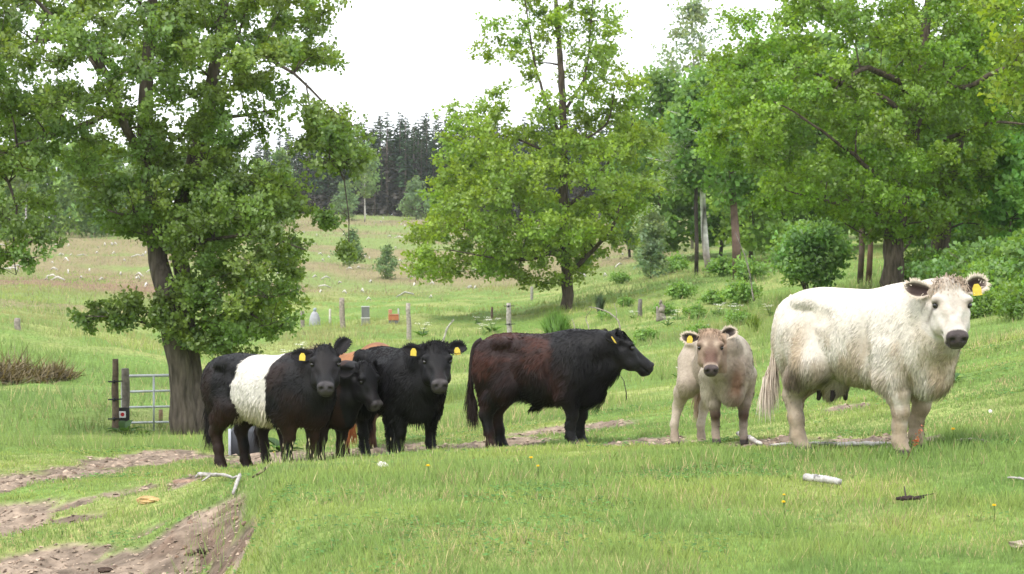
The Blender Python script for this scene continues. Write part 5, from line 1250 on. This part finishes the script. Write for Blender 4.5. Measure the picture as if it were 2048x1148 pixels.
branch('dead_branch', 'dark broken stick lying in the grass at the right', [on(1793, 1014, .05), on(1815, 1014, .055), on(1848, 1011, .055)], [.010, .014, .008], (.045, .03, .028), seed=4, twigs=[([on(1812, 1014, .06), on(1808, 1006, .1)], [.006, .003]), ([on(1830, 1013, .06), on(1868, 1009, .07)], [.005, .002])])
branch('dead_branch', 'curved bleached branch end lying beside the calf\'s hooves', [on(1476, 876, .06, 14), on(1494, 886, .04, 14), on(1522, 895, .03, 14)], [.020, .020, .015], (.50, .46, .42), seed=5)
branch('dead_branch', 'long straight bleached branch lying under the white cow', [on(1540, 898, .03, 14), on(1620, 898, .035, 14), on(1700, 900, .045, 14), on(1790, 895, .05, 14)], [.010, .013, .018, .014], (.60, .56, .52), seed=6)
branch('dead_branch', 'bleached stick lying behind the front legs of the white cow', [on(1912, 890, .03, 14), on(1945, 891, .035, 14), on(1976, 893, .03, 14)], [.010, .013, .007], (.55, .48, .40), seed=7)
branch('dead_branch', 'grey stick lying at the right edge in the grass', [on(2015, 968, .05), on(2050, 970, .05), on(2090, 972, .05)], [.006, .009, .008], (.38, .35, .33), seed=8)
branch('fallen_limb', 'tangle of pale bare limbs behind the head of the bull', [on(1240, 690, .0, 40), on(1238, 690, .55, 40), on(1215, 690, .85, 40), on(1186, 690, .98, 40), on(1176, 690, 1.02, 40)], [.020, .018, .016, .012, .006], (.27, .235, .19), seed=9,
       twigs=[([on(1232, 690, .62, 40), on(1233, 690, .8, 40), on(1228, 690, 1.05, 40)], [.012, .010, .004]), ([on(1180, 690, .0, 40), on(1178, 690, .45, 40), on(1172, 690, .75, 40), on(1184, 690, .95, 40)], [.018, .016, .012, .006]), ([on(1150, 690, .0, 40), on(1149, 690, .45, 40), on(1144, 690, .66, 40)], [.016, .012, .006])])
branch('dead_branch', 'grey pole leaning in the meadow left of the bull', [on(884, 668, .0, 40), on(893, 662, .5, 40), on(908, 662, .85, 40)], [.03, .03, .02], (.40, .37, .32), seed=10)
branch('bare_stem', 'bare dark stem standing behind the chest of the bull', [on(1251, 806, -.02, 22), on(1251, 806, .15, 22) + np.array([.01, 0, 0]), on(1247, 806, .32, 22), on(1240, 806, .40, 22)], [.010, .009, .007, .004], (.06, .06, .035), 'stem', 6, seed=11)
branch('tree_stump', 'pale splintered stump below the willow sapling', [on(1326, 600, -.1, 40), on(1325, 600, .3, 40), on(1321, 600, .6, 40)], [.10, .085, .03], (.27, .235, .20), 'stump', 9, seed=12, twigs=[([on(1318, 600, .0, 40), on(1314, 600, .45, 40)], [.09, .03])])
branch('dead_branch', 'bare grey sapling trunk fallen among the bushes under the birch', [on(1508, 600, .1, 40), on(1495, 590, 1.2, 40), on(1470, 590, 2.2, 40)], [.025, .02, .01], (.28, .25, .22), seed=13)
def lump(name, label, cat, px, py, size, col, seed, mat=None, up=0., group=None, lo=6.):
    r = rng(seed); th = np.linspace(0, math.pi, 8); ph = np.arange(11) * 2 * math.pi / 11
    v = np.stack([np.sin(th)[:, None] * np.cos(ph), np.sin(th)[:, None] * np.sin(ph), np.cos(th)[:, None] + 0 * ph], -1).reshape(-1, 3)
    v = v * (1 + (fbm(v + seed, 1.9, 3, seed) - .5)[:, None] * 1.5) * np.array(size) / 2
    i = np.arange(7)[:, None] * 11; j = np.arange(11)[None]; k2 = (j + 1) % 11
    a = Acc(); a.add(v, np.stack([i + j, i + 11 + j, i + 11 + k2, i + k2], -1).reshape(-1, 4), np.array(col)); p = on(px, py, size[2] * .28 + up, lo)
    o = a.obj(name, mat or M_stone, None, False, tuple(p)); return tag(o, label, cat, group)
lump('stone', 'angular brown stone standing on the sandy track at the left', 'stone', 125, 962, (.10, .09, .11), (.20, .14, .11), 1)
lump('turf_lump', 'orange-tan dried turf lump on the grass at the left', 'turf', 298, 1006, (.22, .12, .07), (.42, .29, .13), 2)
lump('dung', 'dark dung pat on the sand below the eroded bank', 'dung', 412, 1097, (.15, .10, .05), (.055, .035, .028), 3)
lump('dung', 'flat dark dung at the very bottom left of the sand', 'dung', 210, 1143, (.12, .09, .04), (.06, .04, .03), 4)
lump('stone', 'whitish stone lying on the crest below the shaggy black cow', 'stone', 764, 944, (.09, .06, .05), (.62, .58, .55), 5, up=.04)
lump('stone', 'small white stone in the grass behind the white cow\'s front legs', 'stone', 1981, 826, (.035, .03, .03), (.6, .58, .54), 6, up=.02, lo=14)
lump('bark_piece', 'pale broken bark piece at the bottom right edge', 'bark', 2040, 1104, (.12, .07, .04), (.36, .29, .23), 7, up=.03)
lump('turf_lump', 'brown turf overhang at the top of the eroded bank', 'turf', 372, 958, (.28, .16, .07), (.26, .17, .12), 8)
# clods along the broken bank edge
r = rng(320)
for k in range(12):
    t = r.random(); px = 352 + 150 * t + r.normal() * 18; py = 1030 + 85 * r.random(); s = .018 + .03 * r.random() ** 2
    lump('clod', 'brown earth clod on the face of the eroded bank', 'clod', px, py, (s * 1.4, s * 1.2, s), np.array([.24, .165, .12]) * (.6 + .7 * r.random()), 400 + k, group='earth clods of the eroded bank')

# broad-leaved docks
def dock(label, p, s, seed, n=16):
    r = rng(seed); root = thing('dock_plant', label, 'plant', tuple(p)); st = Acc()
    for k in range(n):
        a_ = r.random() * 6.28; el = .35 + .9 * r.random(); d = np.array([math.cos(a_) * math.cos(el), math.sin(a_) * math.cos(el), math.sin(el)]); L = s * (.5 + .7 * r.random())
        sd = norm(np.cross(d, np.array([0, 0, 1.])) + 1e-6); V = []
        for u in np.linspace(0, 1, 7):
            wd_ = L * .17 * (math.sin(math.pi * min(1, u * .92 + .06)) ** .8) * (0.25 if u < .2 else 1); c_ = d * L * u + np.array([0, 0, -L * .45 * u * u]) + np.array([0, 0, .02])
            up_ = np.cross(sd, d) * wd_ * .35
            V += [c_ - sd * wd_ + up_, c_, c_ + sd * wd_ + up_]
        i = (np.arange(6)[:, None] * 3 + np.arange(2)[None]).reshape(-1); f_ = np.stack([i, i + 1, i + 4, i + 3], -1)
        a2 = Acc(); a2.add(np.array(V), f_, np.array([.055, .125, .028]) * (.7 + .7 * r.random())); a2.obj('leaf', M_leaf, root)
dock('broad-leaved dock growing at the foot of the gate post', gpoint(248, 32.6), .42, 331, 22)
dock('broad-leaved dock growing below the belly of the belted cow', gpoint(562, 25.2), .40, 332, 18)
dock('small dock by the sandy track left of the gate', gpoint(285, 32.2), .25, 333, 9)
dock('dock leaves in the grass behind the neck of the white cow', gpoint(1912, 21.5), .18, 334, 9)

# broom bush: upright fresh green wands
def broom(label, px, py, h, wd, seed, n=1600, col=(.16, .33, .05)):
    p, D = hpt(px, py, 30); r = rng(seed); root = thing('broom_bush', label, 'shrub', tuple(p)); a_ = r.random(n) * 6.28; q = r.random(n) ** .5
    b0 = np.stack([np.cos(a_) * q * wd * .18, np.sin(a_) * q * wd * .18, 0 * q - .03], -1); tp = np.stack([np.cos(a_) * q * wd * .5, np.sin(a_) * q * wd * .5, h * (1 - .35 * q ** 2) * (.7 + .4 * r.random(n))], -1)
    t7 = r.random(n) * 3.14; sd = norm(np.stack([np.cos(t7), np.sin(t7) * .5, 0 * a_], -1)) * .0042
    m = (b0 + tp) / 2 + np.stack([0 * a_, 0 * a_, .08 + 0 * a_], -1); V = np.stack([b0 - sd, b0 + sd, m + sd * 1.6, m - sd * 1.6, tp], 1).reshape(-1, 3); i = np.arange(n)[:, None] * 5
    c = np.array(col) * (.6 + .8 * r.random((n, 1))); nn = norm(np.stack([np.cos(a_), np.sin(a_) - .3, 0 * a_ + .9], -1) + (r.random((n, 3)) - .5) * .7)
    tp[:, :2] += r.normal(size=(n, 2)) * wd * .10; V = np.stack([b0 - sd, b0 + sd, m + sd * 1.3, m - sd * 1.3, tp], 1).reshape(-1, 3)
    o = mesh_np('wands', V, [i + np.array([[0, 1, 2, 3]]), i + np.array([[3, 2, 4]])], M_grass, np.repeat(c, 5, 0), np.repeat(nn, 5, 0), parent=root); o['kind'] = 'stuff'
    t = Acc(); t.tube([(0, 0, -.05), (0, .02, h * .4)], [.03, .012], 6, (.10, .12, .04)); t.obj('stem', M_barkfar, root); return root
broom('bright green broom bush in front of the middle oak trunk', 1112, 684, 1.05, .95, 341)
broom('small yellow-green broom tuft left of the white cow', 1508, 664, .42, .5, 342, 160, (.19, .30, .03))
broom('small dark broom plant beside the middle oak', 1200, 630, .75, .45, 343, 260, (.05, .10, .03))

# dry bracken on the bank at the left
for k, (px, py, w_, h_) in enumerate([(50, 758, 1.4, .75), (112, 754, .9, .5), (2, 765, 1.0, .7), (640, 712, 1.1, .35), (590, 728, .7, .25)]):
    p, D = hpt(px, py, 24); r = rng(350 + k); n = 520; a_ = r.random(n) * 6.28; q = r.random(n) ** .6
    b0 = np.stack([np.cos(a_) * q * w_ / 2, np.sin(a_) * q * w_ / 2, 0 * q], -1); b0[:, 2] = H(p[0] + b0[:, 0], p[1] + b0[:, 1]) - p[2]
    d = norm(np.stack([r.normal(size=n), r.normal(size=n), np.abs(r.normal(size=n)) * .9], -1)); L = h_ * (.4 + .7 * r.random(n)); b0[:, 2] += r.random(n) * h_ * .5 * (1 - q)
    sd = norm(np.cross(d, r.normal(size=(n, 3)))) * .014; V = np.stack([b0 - sd, b0 + sd, b0 + d * L[:, None]], 1).reshape(-1, 3); i = np.arange(n)[:, None] * 3
    c = np.array([.29, .235, .14]) * (.35 + .9 * r.random((n, 1))); o = mesh_np('dead_bracken', V, i + np.array([[0, 1, 2]]), M_grass, np.repeat(c, 3, 0), np.repeat(norm(d + np.array([0, -.4, .6])), 3, 0), loc=tuple(p))
    tag(o, ['brown heap of dead bracken on the bank at the far left', 'smaller dead bracken patch right of the brown heap', 'dead bracken cut off by the left edge', 'dry brown bracken behind the belted cow\'s head', 'low dry bracken left of the belted cow\'s ears'][k], 'bracken', kind='stuff')

# cow parsley
def parsley(label, p, s, seed, group):
    r = rng(seed); root = thing('cow_parsley', label, 'flower', tuple(p), 0, group); st, fl, lf = Acc(), Acc(), Acc()
    for k in range(6):
        a_ = r.random() * 6.28; t = np.array([math.cos(a_) * .28, math.sin(a_) * .28, .55 + .4 * r.random()]) * s * (.6 + .5 * r.random()); st.tube([np.zeros(3), t * np.array([.4, .4, .6]), t], [.012 * s, .009 * s, .006 * s], 4, (.11, .19, .05))
        for j in range(14):
            o = r.normal(size=3) * np.array([.075, .075, .012]) * s + t; w_ = .024 * s; tt = r.random() * 3
            u, v_ = np.array([math.cos(tt), math.sin(tt), .1]) * w_, np.array([-math.sin(tt), math.cos(tt), .1]) * w_
            fl.add(np.array([o - u, o - v_ * .8, o + u, o + v_ * .8, o + np.array([0, 0, .012 * s])]), np.array([[0, 1, 4], [1, 2, 4], [2, 3, 4], [3, 0, 4]]), np.array([.78, .78, .70]) * (.8 + .3 * r.random()))
    for k in range(14):
        a_ = r.random() * 6.28; d = np.array([math.cos(a_), math.sin(a_), .7]); o = np.array([0, 0, .05 * s]); L = s * .4 * (.5 + .7 * r.random()); sd = np.cross(d, [0, 0, 1.]) * .10 * s
        lf.add(np.array([o, o + d * L * .6 + sd, o + d * L + np.array([0, 0, -.1 * s]), o + d * L * .6 - sd]), np.array([[0, 1, 2], [0, 2, 3]]), np.array([.085, .18, .04]) * (.7 + .6 * r.random()))
    st.obj('stalks', M_leaf, root)['kind'] = 'stuff'; fl.obj('blossom', M_petal, root)['kind'] = 'stuff'; lf.obj('leaves', M_leaf, root)['kind'] = 'stuff'; return root
CPG = 'cow parsley plants in flower'
cp = None
for k, (px, py, s, lb) in enumerate([(985, 662, .85, 'white cow parsley left of the pale post behind the bull'), (968, 668, .7, 'lower cow parsley left of the flowering clump behind the bull'), (845, 672, .8, 'white cow parsley right of the tilted lichen-spotted post'),
        (600, 715, .6, 'white cow parsley left of the belted cow\'s ears'), (575, 725, .5, 'cow parsley at the right foot of the big oak'), (1355, 640, .6, 'white flowers left end of the row below the birch'),
        (1435, 632, .6, 'white flowers in the middle of the row below the birch'), (1470, 636, .65, 'white flowers right of the middle of the row below the birch'), (1540, 636, .55, 'white flowers just left of the white cow\'s rump'), (1335, 652, .45, 'low white flowers at the foot of the row below the birch'),
        (1358, 760, .35, 'white flowers behind the calf\'s muzzle'), (1268, 640, .45, 'white flowers left of the dark grey post'), (955, 650, .5, 'small cow parsley furthest left behind the bull'), (620, 730, .5, 'cow parsley close behind the belted cow\'s head')]):
    p, D = hpt(px, py, 22)
    if k == 0: cp = parsley(lb, p, s, 361, CPG)
    else:
        c = copy_tree(cp); c.location = p; c.scale = (s / .85,) * 3; c.rotation_euler = (0, 0, k * 1.7); c['label'] = lb
# dandelions and buttercups
def dandelion(px, py, label, s=1.0, h=.09):
    p = on(px, py, 0, 8); root = thing('yellow_flower', label, 'flower', tuple(p), 0, 'yellow flowers in the pasture'); a = Acc(); a.tube([(0, 0, -.01), (.005, 0, h * .6), (0, 0, h)], [.003, .0025, .003], 5, (.10, .18, .04)); a.obj('stalk', M_leaf, root)
    f = Acc(); r = rng(int(px)); 
    for ring, el in ((14, .25), (10, .75)):
        for k in range(ring):
            t = k * 6.283 / ring + r.random() * .3; d = np.array([math.cos(t) * math.cos(el), math.sin(t) * math.cos(el), math.sin(el)]) * .021 * s; sd = np.array([-math.sin(t), math.cos(t), 0]) * .0045 * s; o = np.array([0, 0, h])
            f.add(np.array([o, o + d * .7 + sd, o + d, o + d * .7 - sd]), np.array([[0, 1, 2], [0, 2, 3]]), (.80, .55, .02))
    f.obj('petals', M_petal, root)['kind'] = 'stuff'
for px, py, lb, s in [(1062, 944, 'yellow flower in the grass below the bull', 1), (1076, 954, 'smaller yellow flower right beside the one below the bull', .8), (856, 958, 'yellow flower below the shaggy black cow', 1), (1906, 884, 'bright yellow flower behind the white cow\'s front hooves', 1.1),
                      (1567, 1032, 'small yellow flower left of the dark broken stick', .8), (1568, 1020, 'tiny yellow bud above the small yellow flower', .6), (1988, 1045, 'pale yellow flower near the right edge', .8), (548, 920, 'yellow flower in the long grass under the belted cow', .7)]:
    dandelion(px, py, lb, s)
# red sorrel stalk before the white cow's front leg
p = on(1808, 930, 0, 8); root = thing('sorrel', 'reddish sorrel stalk leaning across the white cow\'s front legs', 'plant', tuple(p)); a = Acc(); a.tube([(0, 0, 0), (.05, -.02, .12), (.12, -.02, .27)], [.003, .003, .002], 5, (.25, .18, .08)); a.obj('stalk', M_leaf, root)
a = Acc(); r = rng(371)
for k in range(40):
    t = .55 + .45 * r.random(); o = np.array([.12 * t, -.02, .27 * t]) + r.normal(size=3) * .010; a.add(o + r.normal(size=(3, 3)) * .008, np.array([[0, 1, 2]]), (.45, .14, .08))
a.obj('seed_head', M_petal, root)['kind'] = 'stuff'

# bleached felled branches strewn on the heath: too small and many to tell apart
r = rng(381); a = Acc()
for k in range(230):
    px = r.random() * 1000 - 40 if k < 190 else 1150 + r.random() * 150; D = 88 + 165 * r.random() ** 1.1 if px > 350 else 92 + 60 * r.random()
    g = gpoint(px, D); L = .15 + .8 * r.random() ** 2.5; t = r.random() * 3.14; d = np.array([math.cos(t), math.sin(t), .15 * r.normal()]) * L
    a.tube([g + np.array([0, 0, .1]), g + d * .5 + np.array([0, 0, .18 + .1 * r.random()]), g + d + np.array([0, 0, .1])], [.035, .05, .02], 5, np.array([.50, .47, .43]) * (.7 + .5 * r.random()), .3, k)
o = a.obj('bleached_branches', M_dead); tag(o, 'bleached felled branches strewn over the heath hill', 'branches', kind='stuff')

# crumbs of trodden earth, small stones and trampled straw over the bare ground
r = rng(391); x, y = scatter(42000, 9, 26, 1.3, r); k = (sand_mask(x, y) > .35) & (x < 6); x, y = x[k], y[k]; n = len(x)
sz = (.006 + .020 * r.random(n) ** 3) * (y / 14) ** .5; z = H(x, y)
u = norm(r.normal(size=(n, 6, 3)) * .25 + np.array([[1, 0, 0], [0, 1, 0], [-1, 0, 0], [0, -1, 0], [0, 0, .7], [0, 0, -.7]])[None]) * (.6 + .7 * r.random((n, 6, 1))) * np.array([1.2, 1.1, .65])
v = (np.stack([x, y, z + sz * .2], -1)[:, None] + u * sz[:, None, None]).reshape(-1, 3)
f = np.array([[0, 1, 4], [1, 2, 4], [2, 3, 4], [3, 0, 4]]); F_ = (np.arange(n)[:, None, None] * 6 + f[None]).reshape(-1, 3)
c = np.where(r.random((n, 1)) < .3, np.array([.16, .11, .08]), np.array([.34, .26, .195])) * (.6 + .7 * r.random((n, 1)))
o = mesh_np('soil_crumbs', v, F_, M_stone, np.repeat(c, 6, 0), None, False); tag(o, 'crumbs of trodden earth and small stones on the sandy track', 'soil', kind='stuff')
# ------------------------------------------------------------------ thin summer haze
m, nt_ = new_mat('haze'); pv = N(nt_, 'VolumePrincipled'); pv.inputs['Color'].default_value = (.90, .95, 1, 1); pv.inputs['Density'].default_value = .00018; pv.inputs['Anisotropy'].default_value = .3
nt_.links.new(pv.outputs[0], N(nt_, 'OutputMaterial').inputs['Volume'])
allz = [o.matrix_world.translation.z for o in sc.objects]
a = Acc(); a.box((0, 170, 11), (560, 420, 40)); hz_ = a.obj('haze', m, None, False); hz_['kind'] = 'stuff'
